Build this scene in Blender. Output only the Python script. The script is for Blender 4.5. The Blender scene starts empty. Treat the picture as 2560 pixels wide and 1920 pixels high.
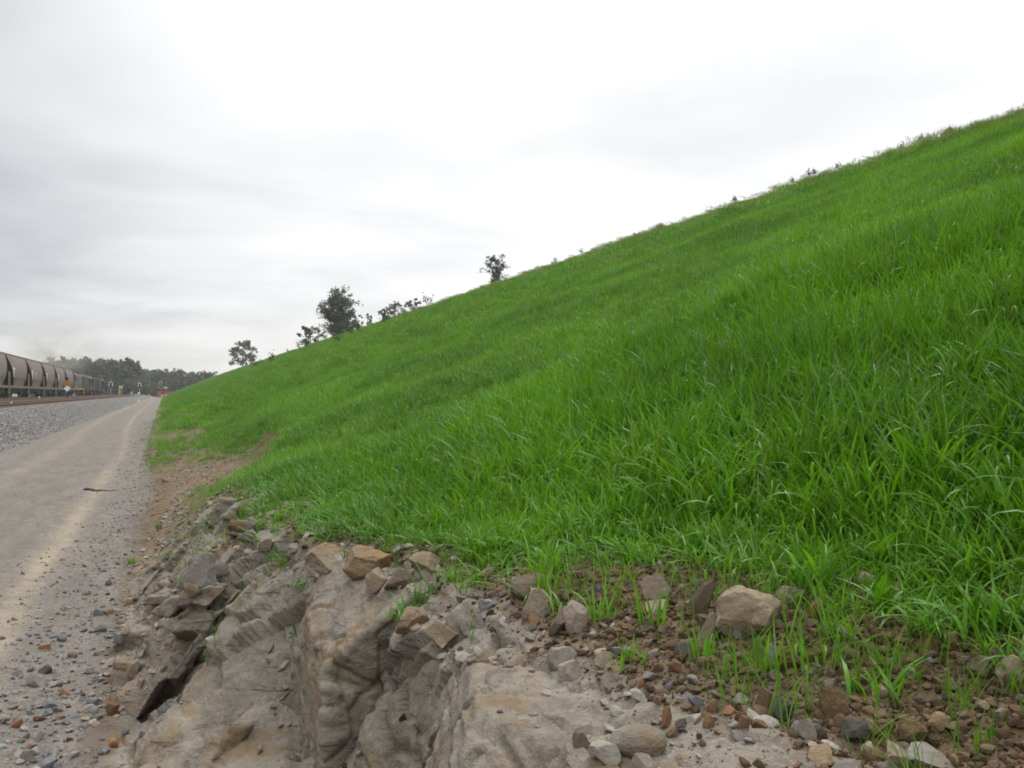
import bpy, bmesh, math, random
import numpy as np
from mathutils import Vector, Matrix, Euler

R = math.radians
rng = np.random.default_rng(7)
random.seed(7)
S = bpy.context.scene
COL = S.collection

# ------------------------------------------------------------------ camera
CAM_Z = 1.45
YAW = math.atan(870 / 2217.0)
PITCH = math.atan(23 / 2217.0)
cam_d = bpy.data.cameras.new("camera")
cam_d.sensor_width = 36.0
cam_d.lens = 36.0 * 2217 / 2560
cam_d.clip_start = 0.05
cam_d.clip_end = 6000
cam = bpy.data.objects.new("camera", cam_d)
COL.objects.link(cam)
cam.location = (0, 0, CAM_Z)
cam.rotation_euler = (R(90) + PITCH, 0, -YAW)
S.camera = cam

# ------------------------------------------------------------------ view, render
S.view_settings.view_transform = 'Standard'
S.view_settings.look = 'None'
S.view_settings.exposure = 0.0
S.view_settings.gamma = 1.0
S.render.engine = 'CYCLES'
S.cycles.use_denoising = True
S.cycles.max_bounces = 6
S.cycles.diffuse_bounces = 3
S.cycles.glossy_bounces = 2
S.cycles.transmission_bounces = 3
S.cycles.transparent_max_bounces = 4
S.cycles.volume_bounces = 1
S.cycles.filter_width = 1.8

# ------------------------------------------------------------------ sun and sky
SUN_ELEV, SUN_AZ = R(52), R(40)          # azimuth measured from +y towards +x
sd = bpy.data.lights.new("sun", 'SUN')
sd.energy = 1.25
sd.angle = R(25)
sd.color = (1.0, 0.96, 0.9)
sun = bpy.data.objects.new("sun", sd)
COL.objects.link(sun)
sun.rotation_euler = (R(90) - SUN_ELEV, 0, math.pi - SUN_AZ)


class NT:
    """small helper round a node tree"""
    def __init__(self, tree):
        self.t = tree
        self.n = tree.nodes
        self.l = tree.links
        self.n.clear()

    def add(self, kind, **kw):
        n = self.n.new(kind)
        for k, v in kw.items():
            setattr(n, k, v)
        return n

    def put(self, sock, v):
        if hasattr(v, 'is_output'):
            self.l.new(v, sock)
        elif v is not None:
            if isinstance(v, (tuple, list)) and len(v) == 3 and sock.type == 'RGBA':
                v = (*v, 1)
            sock.default_value = v

    def math(self, op, a, b=None, c=None, clamp=False):
        n = self.add('ShaderNodeMath', operation=op)
        n.use_clamp = clamp
        self.put(n.inputs[0], a)
        if b is not None:
            self.put(n.inputs[1], b)
        if c is not None:
            self.put(n.inputs[2], c)
        return n.outputs[0]

    def vmath(self, op, a, b=None, s=None):
        n = self.add('ShaderNodeVectorMath', operation=op)
        self.put(n.inputs[0], a)
        if b is not None:
            self.put(n.inputs[1], b)
        if s is not None:
            self.put(n.inputs['Scale'], s)
        return n.outputs['Value'] if op in ('DOT_PRODUCT', 'LENGTH') else n.outputs[0]

    def mix(self, f, a, b, blend='MIX'):
        n = self.add('ShaderNodeMix', data_type='RGBA', blend_type=blend)
        n.clamp_factor = True
        self.put(n.inputs[0], f)
        self.put(n.inputs[6], a)
        self.put(n.inputs[7], b)
        return n.outputs[2]

    def noise(self, vec, scale, detail=4, rough=0.55, dist=0.0, col=False):
        n = self.add('ShaderNodeTexNoise')
        self.put(n.inputs['Vector'], vec)
        n.inputs['Scale'].default_value = scale
        n.inputs['Detail'].default_value = detail
        n.inputs['Roughness'].default_value = rough
        n.inputs['Distortion'].default_value = dist
        return n.outputs['Color'] if col else n.outputs[0]

    def voro(self, vec, scale, feature='F1', out='Distance'):
        n = self.add('ShaderNodeTexVoronoi', feature=feature)
        self.put(n.inputs['Vector'], vec)
        n.inputs['Scale'].default_value = scale
        return n.outputs[out]

    def ramp(self, f, stops, interp='LINEAR'):
        n = self.add('ShaderNodeValToRGB')
        n.color_ramp.interpolation = interp
        e = n.color_ramp.elements
        while len(e) < len(stops):
            e.new(0.5)
        for el, (p, c) in zip(e, stops):
            el.position = p
            el.color = (*c, 1) if len(c) == 3 else c
        self.put(n.inputs[0], f)
        return n.outputs[0]

    def step(self, v, lo, hi):
        n = self.add('ShaderNodeMapRange', interpolation_type='SMOOTHSTEP')
        self.put(n.inputs[0], v)
        n.inputs[1].default_value = lo
        n.inputs[2].default_value = hi
        return n.outputs[0]

    def attr(self, name, kind='GEOMETRY', out='Fac'):
        n = self.add('ShaderNodeAttribute', attribute_name=name, attribute_type=kind)
        return n.outputs[out]


w = bpy.data.worlds.new("World")
S.world = w
w.use_nodes = True
k = NT(w.node_tree)
tc = k.add('ShaderNodeTexCoord').outputs['Generated']
sep = k.add('ShaderNodeSeparateXYZ')
k.put(sep.inputs[0], tc)
zc_ = k.math('MAXIMUM', sep.outputs[2], 0.0)
den = k.math('ADD', zc_, 0.10)
comb = k.add('ShaderNodeCombineXYZ')
k.put(comb.inputs[0], k.math('DIVIDE', sep.outputs[0], den))
k.put(comb.inputs[1], k.math('DIVIDE', sep.outputs[1], den))
cp = comb.outputs[0]
n1 = k.noise(cp, 0.75, 4, 0.52, 0.3)
n2 = k.noise(cp, 0.28, 3, 0.5, 0.2)
sky = k.add('ShaderNodeTexSky')
sky.sky_type = 'NISHITA'
sky.sun_disc = False
sky.sun_elevation = SUN_ELEV
sky.sun_rotation = SUN_AZ
# the cloud deck: a brighter part where the sun stands behind it, greyer rolls away from it
bd = Vector((math.sin(R(33)) * math.cos(R(17)), math.cos(R(33)) * math.cos(R(17)), math.sin(R(17))))
dt = k.vmath('DOT_PRODUCT', k.vmath('NORMALIZE', tc), tuple(bd))
bright = k.step(dt, 0.66, 0.98)
lum = k.math('ADD', k.math('MULTIPLY', n1, 0.88), k.math('MULTIPLY', n2, 0.34))
lum = k.math('SUBTRACT', lum, 0.165)
lum = k.math('ADD', lum, k.math('MULTIPLY', bright, 0.52))
lum = k.math('ADD', lum, k.math('MULTIPLY', k.step(sep.outputs[2], 0.13, 0.55), 0.17))
low = k.math('SUBTRACT', 1.0, k.step(sep.outputs[2], 0.01, 0.10))
lum = k.math('ADD', lum, k.math('MULTIPLY', low, 0.17))
cloud = k.ramp(lum, [(0.40, (0.50, 0.53, 0.57)), (0.58, (0.66, 0.68, 0.705)), (0.78, (0.86, 0.87, 0.88)), (1.0, (1.08, 1.08, 1.08))])
cloud = k.mix(k.math('MULTIPLY', low, 0.5), cloud, (0.84, 0.82, 0.76))
skyc = k.mix(1.0, sky.outputs[0], (0.1, 0.1, 0.1), 'MULTIPLY')
zen = k.math('ADD', 1.0, k.math('MULTIPLY', k.step(sep.outputs[2], 0.40, 0.95), 2.2))      # an overcast sky is brightest overhead
zv = k.add('ShaderNodeCombineXYZ')
for q_ in range(3):
    k.put(zv.inputs[q_], zen)
cloud = k.mix(1.0, cloud, zv.outputs[0], 'MULTIPLY')
fin = k.mix(0.96, skyc, cloud)
bg = k.add('ShaderNodeBackground')
k.put(bg.inputs[0], fin)
bg.inputs[1].default_value = 1.0
k.put(k.add('ShaderNodeOutputWorld').inputs[0], bg.outputs[0])

# ------------------------------------------------------------------ noise in numpy
def _h(ix, iy, iz, seed):
    h = (ix.astype(np.uint32) * np.uint32(374761393) + iy.astype(np.uint32) * np.uint32(668265263)
         + iz.astype(np.uint32) * np.uint32(2147483647) + np.uint32((seed * 974711 + 1013) & 0xffffffff))
    h = (h ^ (h >> np.uint32(13))) * np.uint32(1274126177)
    h = h ^ (h >> np.uint32(16))
    h = h * np.uint32(2246822519)
    h = h ^ (h >> np.uint32(15))
    return (h & np.uint32(0xffffff)).astype(np.float32) / np.float32(0xffffff)


def vnoise(x, y, z, seed=0):
    x = np.asarray(x, np.float64); y = np.asarray(y, np.float64) + 0 * x; z = np.asarray(z, np.float64) + 0 * x
    fx, fy, fz = np.floor(x), np.floor(y), np.floor(z)
    ix, iy, iz = fx.astype(np.int64), fy.astype(np.int64), fz.astype(np.int64)
    ux, uy, uz = x - fx, y - fy, z - fz
    ux = ux * ux * ux * (ux * (ux * 6 - 15) + 10)
    uy = uy * uy * uy * (uy * (uy * 6 - 15) + 10)
    uz = uz * uz * uz * (uz * (uz * 6 - 15) + 10)
    out = 0
    for a in (0, 1):
        wx = ux if a else 1 - ux
        for b in (0, 1):
            wy = uy if b else 1 - uy
            for c in (0, 1):
                wz = uz if c else 1 - uz
                out = out + wx * wy * wz * _h(ix + a, iy + b, iz + c, seed)
    return out * 2 - 1


def fbm(x, y, z, octv=4, seed=0, gain=0.5, lac=2.07):
    a, f, s, tot = 1.0, 1.0, 0.0, 0.0
    for i in range(octv):
        s = s + a * vnoise(x * f + 7.3 * i, y * f - 3.1 * i, z * f + 1.7 * i, seed + i)
        tot += a
        a *= gain
        f *= lac
    return s / tot


def voro3(x, y, z, seed=0):
    """F1, F2, hash of the nearest cell, offset to its seed point"""
    ix, iy, iz = (np.floor(v).astype(np.int64) for v in (x, y, z))
    f1 = np.full(x.shape, 9.0); f2 = np.full(x.shape, 9.0)
    hid = np.zeros(x.shape); ox = np.zeros(x.shape); oy = np.zeros(x.shape); oz = np.zeros(x.shape)
    for a in (-1, 0, 1):
        for b in (-1, 0, 1):
            for c in (-1, 0, 1):
                jx, jy, jz = ix + a, iy + b, iz + c
                dx = x - (jx + _h(jx, jy, jz, seed))
                dy = y - (jy + _h(jx, jy, jz, seed + 11))
                dz = z - (jz + _h(jx, jy, jz, seed + 23))
                d = np.sqrt(dx * dx + dy * dy + dz * dz)
                m = d < f1
                f2 = np.where(m, f1, np.minimum(f2, d))
                f1 = np.where(m, d, f1)
                hh = _h(jx, jy, jz, seed + 37)
                hid = np.where(m, hh, hid)
                ox = np.where(m, dx, ox); oy = np.where(m, dy, oy); oz = np.where(m, dz, oz)
    return f1, f2, hid, ox, oy, oz


def sst(v, lo, hi):
    t = np.clip((v - lo) / (hi - lo), 0, 1)
    return t * t * (3 - 2 * t)


# ------------------------------------------------------------------ object helpers
def link(o, parent=None):
    COL.objects.link(o)
    if parent is not None:
        o.parent = parent
    return o


def tag(o, label=None, cat=None, group=None, kind=None):
    if label: o['label'] = label
    if cat: o['category'] = cat
    if group: o['group'] = group
    if kind: o['kind'] = kind
    return o


def empty(name, loc, rz=0.0):
    o = bpy.data.objects.new(name, None)
    o.empty_display_size = 0.2
    o.location = loc
    o.rotation_euler = (0, 0, rz)
    return link(o)


def np_mesh(name, V, F, smooth=True):
    """F: (n,4) or (n,3) int array"""
    me = bpy.data.meshes.new(name)
    V = np.ascontiguousarray(V, np.float32)
    F = np.ascontiguousarray(F, np.int32)
    k_ = F.shape[1]
    me.vertices.add(len(V))
    me.vertices.foreach_set('co', V.ravel())
    me.loops.add(F.size)
    me.loops.foreach_set('vertex_index', F.ravel())
    me.polygons.add(len(F))
    me.polygons.foreach_set('loop_start', np.arange(0, F.size, k_, dtype=np.int32))
    me.polygons.foreach_set('loop_total', np.full(len(F), k_, np.int32))
    me.update(calc_edges=True)
    me.polygons.foreach_set('use_smooth', np.full(len(F), smooth))
    return me


def fattr(me, name, arr, typ='FLOAT'):
    a = me.attributes.new(name, typ, 'POINT')
    if typ == 'FLOAT_VECTOR':
        a.data.foreach_set('vector', np.ascontiguousarray(arr, np.float32).ravel())
    elif typ == 'INT':
        a.data.foreach_set('value', np.ascontiguousarray(arr, np.int32))
    else:
        a.data.foreach_set('value', np.ascontiguousarray(arr, np.float32))


def grid_faces(nr, nc):
    i = np.arange(nr * nc).reshape(nr, nc)
    return np.stack([i[:-1, :-1], i[:-1, 1:], i[1:, 1:], i[1:, :-1]], -1).reshape(-1, 4)


class MB:
    """collects boxes, tubes and prisms into one mesh"""
    def __init__(self):
        self.bm = bmesh.new()

    def box(self, x0, x1, y0, y1, z0, z1, bev=0.0, rot=None, piv=None):
        r = bmesh.ops.create_cube(self.bm, size=1)
        M = Matrix.Translation(((x0 + x1) / 2, (y0 + y1) / 2, (z0 + z1) / 2)) @ Matrix.Diagonal((x1 - x0, y1 - y0, z1 - z0, 1))
        if rot is not None:
            p = Vector(piv if piv is not None else ((x0 + x1) / 2, (y0 + y1) / 2, (z0 + z1) / 2))
            M = Matrix.Translation(p) @ Euler(rot).to_matrix().to_4x4() @ Matrix.Translation(-p) @ M
        bmesh.ops.transform(self.bm, matrix=M, verts=r['verts'])
        if bev > 0:
            es = list({e for v in r['verts'] for e in v.link_edges})
            bmesh.ops.bevel(self.bm, geom=es, offset=bev, segments=2, affect='EDGES', profile=0.5)
        return self

    def tube(self, pts, rad, n=8, cap=True):
        pts = [Vector(p) for p in pts]
        rad = rad if isinstance(rad, (list, tuple)) else [rad] * len(pts)
        rings = []
        for i, p in enumerate(pts):
            t = (pts[min(i + 1, len(pts) - 1)] - pts[max(i - 1, 0)]).normalized()
            a = t.orthogonal().normalized() if i == 0 else (a - t * a.dot(t)).normalized()
            b = t.cross(a)
            rings.append([self.bm.verts.new(p + (a * math.cos(q) + b * math.sin(q)) * rad[i]) for q in [2 * math.pi * j / n for j in range(n)]])
        for r0, r1 in zip(rings, rings[1:]):
            for j in range(n):
                self.bm.faces.new((r0[j], r0[(j + 1) % n], r1[(j + 1) % n], r1[j]))
        if cap:
            self.bm.faces.new(list(reversed(rings[0])))
            self.bm.faces.new(rings[-1])
        return self

    def loft(self, rings, cap=True):
        vs = [[self.bm.verts.new(p) for p in r] for r in rings]
        n = len(rings[0])
        for r0, r1 in zip(vs, vs[1:]):
            for j in range(n):
                self.bm.faces.new((r0[j], r0[(j + 1) % n], r1[(j + 1) % n], r1[j]))
        if cap:
            self.bm.faces.new(list(reversed(vs[0])))
            self.bm.faces.new(vs[-1])
        return self

    def quad(self, *p):
        self.bm.faces.new([self.bm.verts.new(q) for q in p])
        return self

    def build(self, name, mat, parent=None, smooth=False):
        bmesh.ops.recalc_face_normals(self.bm, faces=self.bm.faces)
        me = bpy.data.meshes.new(name)
        self.bm.to_mesh(me)
        self.bm.free()
        if smooth:
            me.polygons.foreach_set('use_smooth', np.ones(len(me.polygons), bool))
        me.materials.append(mat)
        return link(bpy.data.objects.new(name, me), parent)


def copy_tree(o, parent=None):
    kids = list(o.children)
    c = o.copy()
    COL.objects.link(c)
    if parent is not None:
        c.parent = parent
    for ch in kids:
        copy_tree(ch, c)
    return c


# ------------------------------------------------------------------ materials
def new_mat(name):
    m = bpy.data.materials.new(name)
    m.use_nodes = True
    return m, NT(m.node_tree)


def finish(k, col, rough=0.85, bump=None, bstr=0.5, bdist=0.02, spec=0.3, metal=0.0):
    b = k.add('ShaderNodeBsdfPrincipled')
    k.put(b.inputs['Base Color'], col)
    k.put(b.inputs['Roughness'], rough)
    k.put(b.inputs['Metallic'], metal)
    b.inputs['Specular IOR Level'].default_value = spec
    if bump is not None:
        bn = k.add('ShaderNodeBump')
        bn.inputs['Strength'].default_value = bstr
        bn.inputs['Distance'].default_value = bdist
        k.put(bn.inputs['Height'], bump)
        k.put(b.inputs['Normal'], bn.outputs[0])
    o = k.add('ShaderNodeOutputMaterial')
    k.put(o.inputs[0], b.outputs[0])
    return b


def simple(name, col, rough=0.6, var=0.25, scale=3.0, metal=0.0, dirt=None):
    """paint or metal with worn, uneven colour"""
    m, k = new_mat(name)
    tc = k.add('ShaderNodeTexCoord').outputs['Object']
    n = k.noise(tc, scale, 5, 0.6)
    d = tuple(c * (1 - var) for c in col)
    l = tuple(min(1, c * (1 + var)) for c in col)
    c = k.ramp(n, [(0.3, d), (0.7, l)])
    if dirt:
        c = k.mix(k.step(k.noise(tc, scale * 0.45, 4, 0.6), 0.45, 0.7), c, dirt)
    finish(k, c, rough, n, 0.15, 0.01, 0.4, metal)
    return m


def earth_material():
    m, k = new_mat("earth")
    P = k.add('ShaderNodeNewGeometry').outputs['Position']
    rock, grav, track, wet = (k.attr(a) for a in ('rock', 'gravel', 'track', 'bare'))
    nb = k.noise(P, 0.9, 4, 0.55)
    nm = k.noise(P, 6.0, 5, 0.6)
    nf = k.noise(P, 45.0, 4, 0.65)
    # bare brown soil
    soil = k.ramp(nm, [(0.3, (0.054, 0.032, 0.014)), (0.55, (0.108, 0.067, 0.030)), (0.75, (0.185, 0.122, 0.060))])
    soil = k.mix(k.math('MULTIPLY', k.step(nf, 0.45, 0.75), 0.7), soil, (0.125, 0.086, 0.047))
    soil = k.mix(k.math('MULTIPLY', k.step(k.noise(P, 2.4, 3, 0.5), 0.5, 0.68), 0.55), soil, (0.165, 0.120, 0.068))
    soil = k.mix(k.math('MULTIPLY', wet, 0.7), soil, k.ramp(nm, [(0.3, (0.135, 0.098, 0.060)), (0.7, (0.255, 0.19, 0.122))]))
    # grey sandstone with ochre stains and paler flakes
    st = k.noise(P, 3.2, 5, 0.62, 0.6)
    rk = k.ramp(st, [(0.28, (0.140, 0.116, 0.088)), (0.5, (0.225, 0.192, 0.152)), (0.72, (0.330, 0.290, 0.238))])
    rk = k.mix(k.math('MULTIPLY', k.step(nf, 0.42, 0.72), 0.5), rk, (0.34, 0.305, 0.255))
    rk = k.mix(k.math('MULTIPLY', k.step(k.noise(P, 13.0, 6, 0.75, 0.6), 0.55, 0.66), 0.55), rk, (0.12, 0.10, 0.078))
    sx = k.add('ShaderNodeMapping')
    k.put(sx.inputs[0], P)
    sx.inputs['Scale'].default_value = (2.3, 2.3, 1.0)
    och = k.noise(sx.outputs[0], 1.35, 4, 0.6, 0.5)
    rk = k.mix(k.math('MULTIPLY', k.step(och, 0.50, 0.66), 0.78), rk, k.ramp(nm, [(0.3, (0.165, 0.108, 0.055)), (0.7, (0.31, 0.215, 0.122))]))
    speck = k.step(k.noise(P, 160, 2, 0.6), 0.62, 0.72)
    rk = k.mix(k.math('MULTIPLY', speck, 0.4), rk, (0.10, 0.085, 0.07))
    sm = k.add('ShaderNodeMapping')
    k.put(sm.inputs[0], P)
    sm.inputs['Rotation'].default_value = (0.5, -0.9, 0.25)
    sm.inputs['Scale'].default_value = (2.0, 5.0, 26.0)
    crk = k.step(k.noise(sm.outputs[0], 1.0, 5, 0.65, 0.8), 0.56, 0.70)
    rk = k.mix(k.math('MULTIPLY', crk, 0.45), rk, (0.105, 0.085, 0.062))
    rk = k.mix(k.math('MULTIPLY', k.step(k.noise(P, 22.0, 5, 0.7), 0.56, 0.70), 0.5), rk, (0.095, 0.078, 0.06))
    dust = k.math('MULTIPLY', k.step(k.noise(P, 8.0, 5, 0.7), 0.5, 0.66), 0.6)
    rk = k.mix(dust, rk, (0.30, 0.262, 0.21))
    # crushed gravel of the road: grey, some tan and brick stones
    vc = k.add('ShaderNodeSeparateColor')
    k.put(vc.inputs[0], k.voro(P, 42, 'F1', 'Color'))
    vs = k.ramp(vc.outputs[0], [(0.0, (0.10, 0.105, 0.11)), (0.35, (0.19, 0.18, 0.17)), (0.62, (0.26, 0.23, 0.195)), (0.82, (0.33, 0.31, 0.285)), (0.95, (0.30, 0.165, 0.10))])
    base = k.ramp(nm, [(0.3, (0.176, 0.152, 0.129)), (0.7, (0.258, 0.226, 0.192))])
    grv = k.mix(k.math('MULTIPLY', k.step(k.voro(P, 42), 0.6, 0.25), 0.8), base, vs)
    v2 = k.add('ShaderNodeSeparateColor')
    k.put(v2.inputs[0], k.voro(P, 13, 'F1', 'Color'))
    grv = k.mix(k.math('MULTIPLY', k.step(k.voro(P, 13), 0.42, 0.22), k.step(v2.outputs[1], 0.55, 0.8)), grv, k.ramp(v2.outputs[0], [(0.0, (0.10, 0.10, 0.105)), (0.5, (0.20, 0.185, 0.17)), (1.0, (0.34, 0.31, 0.27))]))
    rm = k.add('ShaderNodeMapping')
    k.put(rm.inputs[0], P)
    rm.inputs['Scale'].default_value = (2.2, 0.55, 1.0)
    grit = k.noise(rm.outputs[0], 1.6, 6, 0.72, 0.4)
    grv = k.mix(k.math('MULTIPLY', k.step(grit, 0.42, 0.60), 0.62), grv, k.mix(k.noise(P, 70.0, 3, 0.8), (0.082, 0.077, 0.070), (0.25, 0.222, 0.190)))
    grv = k.mix(k.math('MULTIPLY', k.step(k.noise(P, 95.0, 3, 0.8), 0.55, 0.68), 0.6), grv, (0.085, 0.08, 0.078))
    grv = k.mix(k.math('MULTIPLY', track, 1.0), grv, k.ramp(nm, [(0.3, (0.31, 0.252, 0.178)), (0.7, (0.43, 0.36, 0.262))]))
    c = k.mix(grav, soil, grv)
    c = k.mix(rock, c, rk)
    bump = k.math('ADD', k.math('MULTIPLY', nf, 0.6), k.math('MULTIPLY', nm, 1.2))
    bump = k.math('ADD', bump, k.math('MULTIPLY', k.voro(P, 42), k.math('MULTIPLY', grav, -0.8)))
    bump = k.math('ADD', bump, k.math('MULTIPLY', k.noise(P, 140, 3, 0.7), 0.35))
    bump = k.math('ADD', bump, k.math('MULTIPLY', k.math('MULTIPLY', crk, rock), -0.5))
    finish(k, c, 0.95, bump, 0.8, 0.025, 0.15)
    return m


EARTH = earth_material()


def stone_material(name, stops, attr=True):
    m, k = new_mat(name)
    tc = k.add('ShaderNodeTexCoord').outputs['Object']
    t = k.attr('tint', 'INSTANCER') if attr else k.add('ShaderNodeObjectInfo').outputs['Random']
    c = k.ramp(t, stops)
    n = k.noise(tc, 2.5 if attr else 9.0, 5, 0.65)
    c = k.mix(k.step(n, 0.35, 0.7), k.mix(0.3, c, (0.06, 0.055, 0.05)), c)
    finish(k, c, 0.92, n, 0.4, 0.02, 0.2)
    return m


GRAVEL_STOPS = [(0.0, (0.09, 0.095, 0.10)), (0.3, (0.17, 0.165, 0.165)), (0.55, (0.24, 0.22, 0.195)), (0.72, (0.33, 0.31, 0.28)), (0.86, (0.25, 0.18, 0.13)), (0.95, (0.27, 0.15, 0.095)), (1.0, (0.38, 0.345, 0.29))]
CLOD_STOPS = [(0.0, (0.056, 0.035, 0.016)), (0.4, (0.110, 0.069, 0.033)), (0.76, (0.180, 0.118, 0.058)), (0.85, (0.18, 0.145, 0.11)), (0.90, (0.22, 0.105, 0.055)), (0.96, (0.12, 0.12, 0.12)), (1.0, (0.30, 0.26, 0.21))]
CHIP_STOPS = [(0.0, (0.17, 0.15, 0.125)), (0.5, (0.27, 0.24, 0.205)), (0.8, (0.36, 0.325, 0.275)), (1.0, (0.33, 0.23, 0.13))]
BALLAST_STOPS = [(0.0, (0.16, 0.16, 0.165)), (0.4, (0.28, 0.275, 0.265)), (0.75, (0.38, 0.365, 0.34)), (0.92, (0.34, 0.25, 0.19)), (1.0, (0.48, 0.46, 0.43))]


def rock_material(name, c0, c1, stain=None, sc=6.0):
    m, k = new_mat(name)
    tc = k.add('ShaderNodeTexCoord').outputs['Object']
    oi = k.add('ShaderNodeObjectInfo').outputs['Random']
    v = k.vmath('ADD', tc, k.vmath('SCALE', (13.0, 7.0, 5.0), None, oi))
    n = k.noise(v, sc, 6, 0.65, 0.4)
    f = k.noise(v, sc * 9, 4, 0.7)
    c = k.ramp(n, [(0.28, c0), (0.72, c1)])
    if stain:
        c = k.mix(k.math('MULTIPLY', k.step(k.noise(v, sc * 0.6, 4, 0.6), 0.5, 0.66), 0.8), c, stain)
    c = k.mix(k.math('MULTIPLY', k.step(f, 0.5, 0.75), 0.4), c, tuple(x * 0.45 for x in c0))
    c = k.mix(k.math('MULTIPLY', k.step(k.noise(v, sc * 5, 3, 0.6), 0.58, 0.72), 0.5), c, tuple(min(1, x * 1.35) for x in c1))
    c = k.mix(k.math('MULTIPLY', k.step(k.noise(v, sc * 1.7, 5, 0.65), 0.42, 0.62), 0.5), c, (0.175, 0.130, 0.085))
    finish(k, c, 0.95, k.math('ADD', n, k.math('MULTIPLY', f, 0.3)), 0.5, 0.02, 0.12)
    return m


ROCK = {
    'grey': rock_material("rock_grey", (0.13, 0.12, 0.108), (0.25, 0.232, 0.205), (0.20, 0.15, 0.09)),
    'face': rock_material("rock_face", (0.11, 0.094, 0.076), (0.225, 0.198, 0.165), (0.20, 0.135, 0.07), 4.0),
    'pale': rock_material("rock_pale", (0.22, 0.198, 0.165), (0.36, 0.325, 0.275)),
    'tan': rock_material("rock_tan", (0.20, 0.152, 0.098), (0.34, 0.275, 0.19), (0.15, 0.10, 0.055)),
    'pink': rock_material("rock_pink", (0.235, 0.18, 0.14), (0.39, 0.315, 0.255)),
    'brown': rock_material("rock_brown", (0.085, 0.064, 0.048), (0.165, 0.128, 0.098)),
    'ochre': rock_material("rock_ochre", (0.16, 0.098, 0.045), (0.31, 0.205, 0.11), (0.22, 0.19, 0.15)),
    'red': rock_material("rock_red", (0.12, 0.060, 0.036), (0.23, 0.125, 0.075)),
    'orange': rock_material("rock_orange", (0.20, 0.098, 0.050), (0.35, 0.19, 0.10)),
    'dark': rock_material("rock_dark", (0.050, 0.047, 0.043), (0.115, 0.108, 0.098)),
    'blue': rock_material("rock_blue", (0.116, 0.123, 0.127), (0.225, 0.234, 0.238)),
    'clod': rock_material("soil_clod", (0.066, 0.042, 0.021), (0.155, 0.10, 0.05)),
}


def grass_material():
    m, k = new_mat("grass_blade")
    rnd = k.attr('rnd')
    tint = k.attr('tint', 'INSTANCER')
    P = k.add('ShaderNodeNewGeometry').outputs['Position']
    big = k.noise(P, 0.55, 3, 0.5)
    c = k.ramp(rnd, [(0.0, (0.034, 0.116, 0.006)), (0.45, (0.082, 0.255, 0.008)), (0.85, (0.150, 0.370, 0.016)), (0.975, (0.13, 0.28, 0.03)), (0.992, (0.30, 0.31, 0.06)), (1.0, (0.36, 0.30, 0.10))])
    c = k.mix(k.step(big, 0.38, 0.64), k.mix(0.42, c, (0.032, 0.112, 0.008)), k.mix(0.30, c, (0.145, 0.33, 0.015)))
    c = k.mix(k.math('MULTIPLY', tint, 0.72), c, (0.165, 0.140, 0.052))
    b = k.add('ShaderNodeBsdfPrincipled')
    k.put(b.inputs['Base Color'], c)
    b.inputs['Roughness'].default_value = 0.40
    b.inputs['Specular IOR Level'].default_value = 0.30
    t = k.add('ShaderNodeBsdfTranslucent')
    k.put(t.inputs[0], k.mix(1.0, c, (1.5, 1.35, 0.8), 'MULTIPLY'))
    mx = k.add('ShaderNodeMixShader')
    mx.inputs[0].default_value = 0.38
    k.put(mx.inputs[1], b.outputs[0])
    k.put(mx.inputs[2], t.outputs[0])
    k.put(k.add('ShaderNodeOutputMaterial').inputs[0], mx.outputs[0])
    return m


GRASS = grass_material()


def leaf_material(name, dark, mid, light):
    m, k = new_mat(name)
    rnd = k.attr('rnd')
    c = k.ramp(rnd, [(0.0, dark), (0.55, mid), (1.0, light)])
    oi = k.add('ShaderNodeObjectInfo').outputs['Random']
    c = k.mix(k.math('MULTIPLY', oi, 0.35), c, (0.075, 0.07, 0.04))
    b = k.add('ShaderNodeBsdfPrincipled')
    k.put(b.inputs['Base Color'], c)
    b.inputs['Roughness'].default_value = 0.6
    b.inputs['Specular IOR Level'].default_value = 0.25
    t = k.add('ShaderNodeBsdfTranslucent')
    k.put(t.inputs[0], c)
    mx = k.add('ShaderNodeMixShader')
    mx.inputs[0].default_value = 0.25
    k.put(mx.inputs[1], b.outputs[0])
    k.put(mx.inputs[2], t.outputs[0])
    k.put(k.add('ShaderNodeOutputMaterial').inputs[0], mx.outputs[0])
    return m


LEAF = leaf_material("gum_leaf", (0.055, 0.070, 0.040), (0.092, 0.112, 0.062), (0.155, 0.175, 0.10))
LEAF_FAR = leaf_material("forest_leaf", (0.055, 0.078, 0.046), (0.09, 0.12, 0.066), (0.14, 0.17, 0.092))
LEAF_OLIVE = leaf_material("olive_leaf", (0.06, 0.075, 0.03), (0.10, 0.115, 0.05), (0.15, 0.16, 0.07))
LEAF_WEED = leaf_material("weed_leaf", (0.028, 0.055, 0.022), (0.045, 0.085, 0.032), (0.07, 0.12, 0.045))
BARK = simple("bark", (0.20, 0.175, 0.15), 0.9, 0.45, 4.0)

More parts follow.
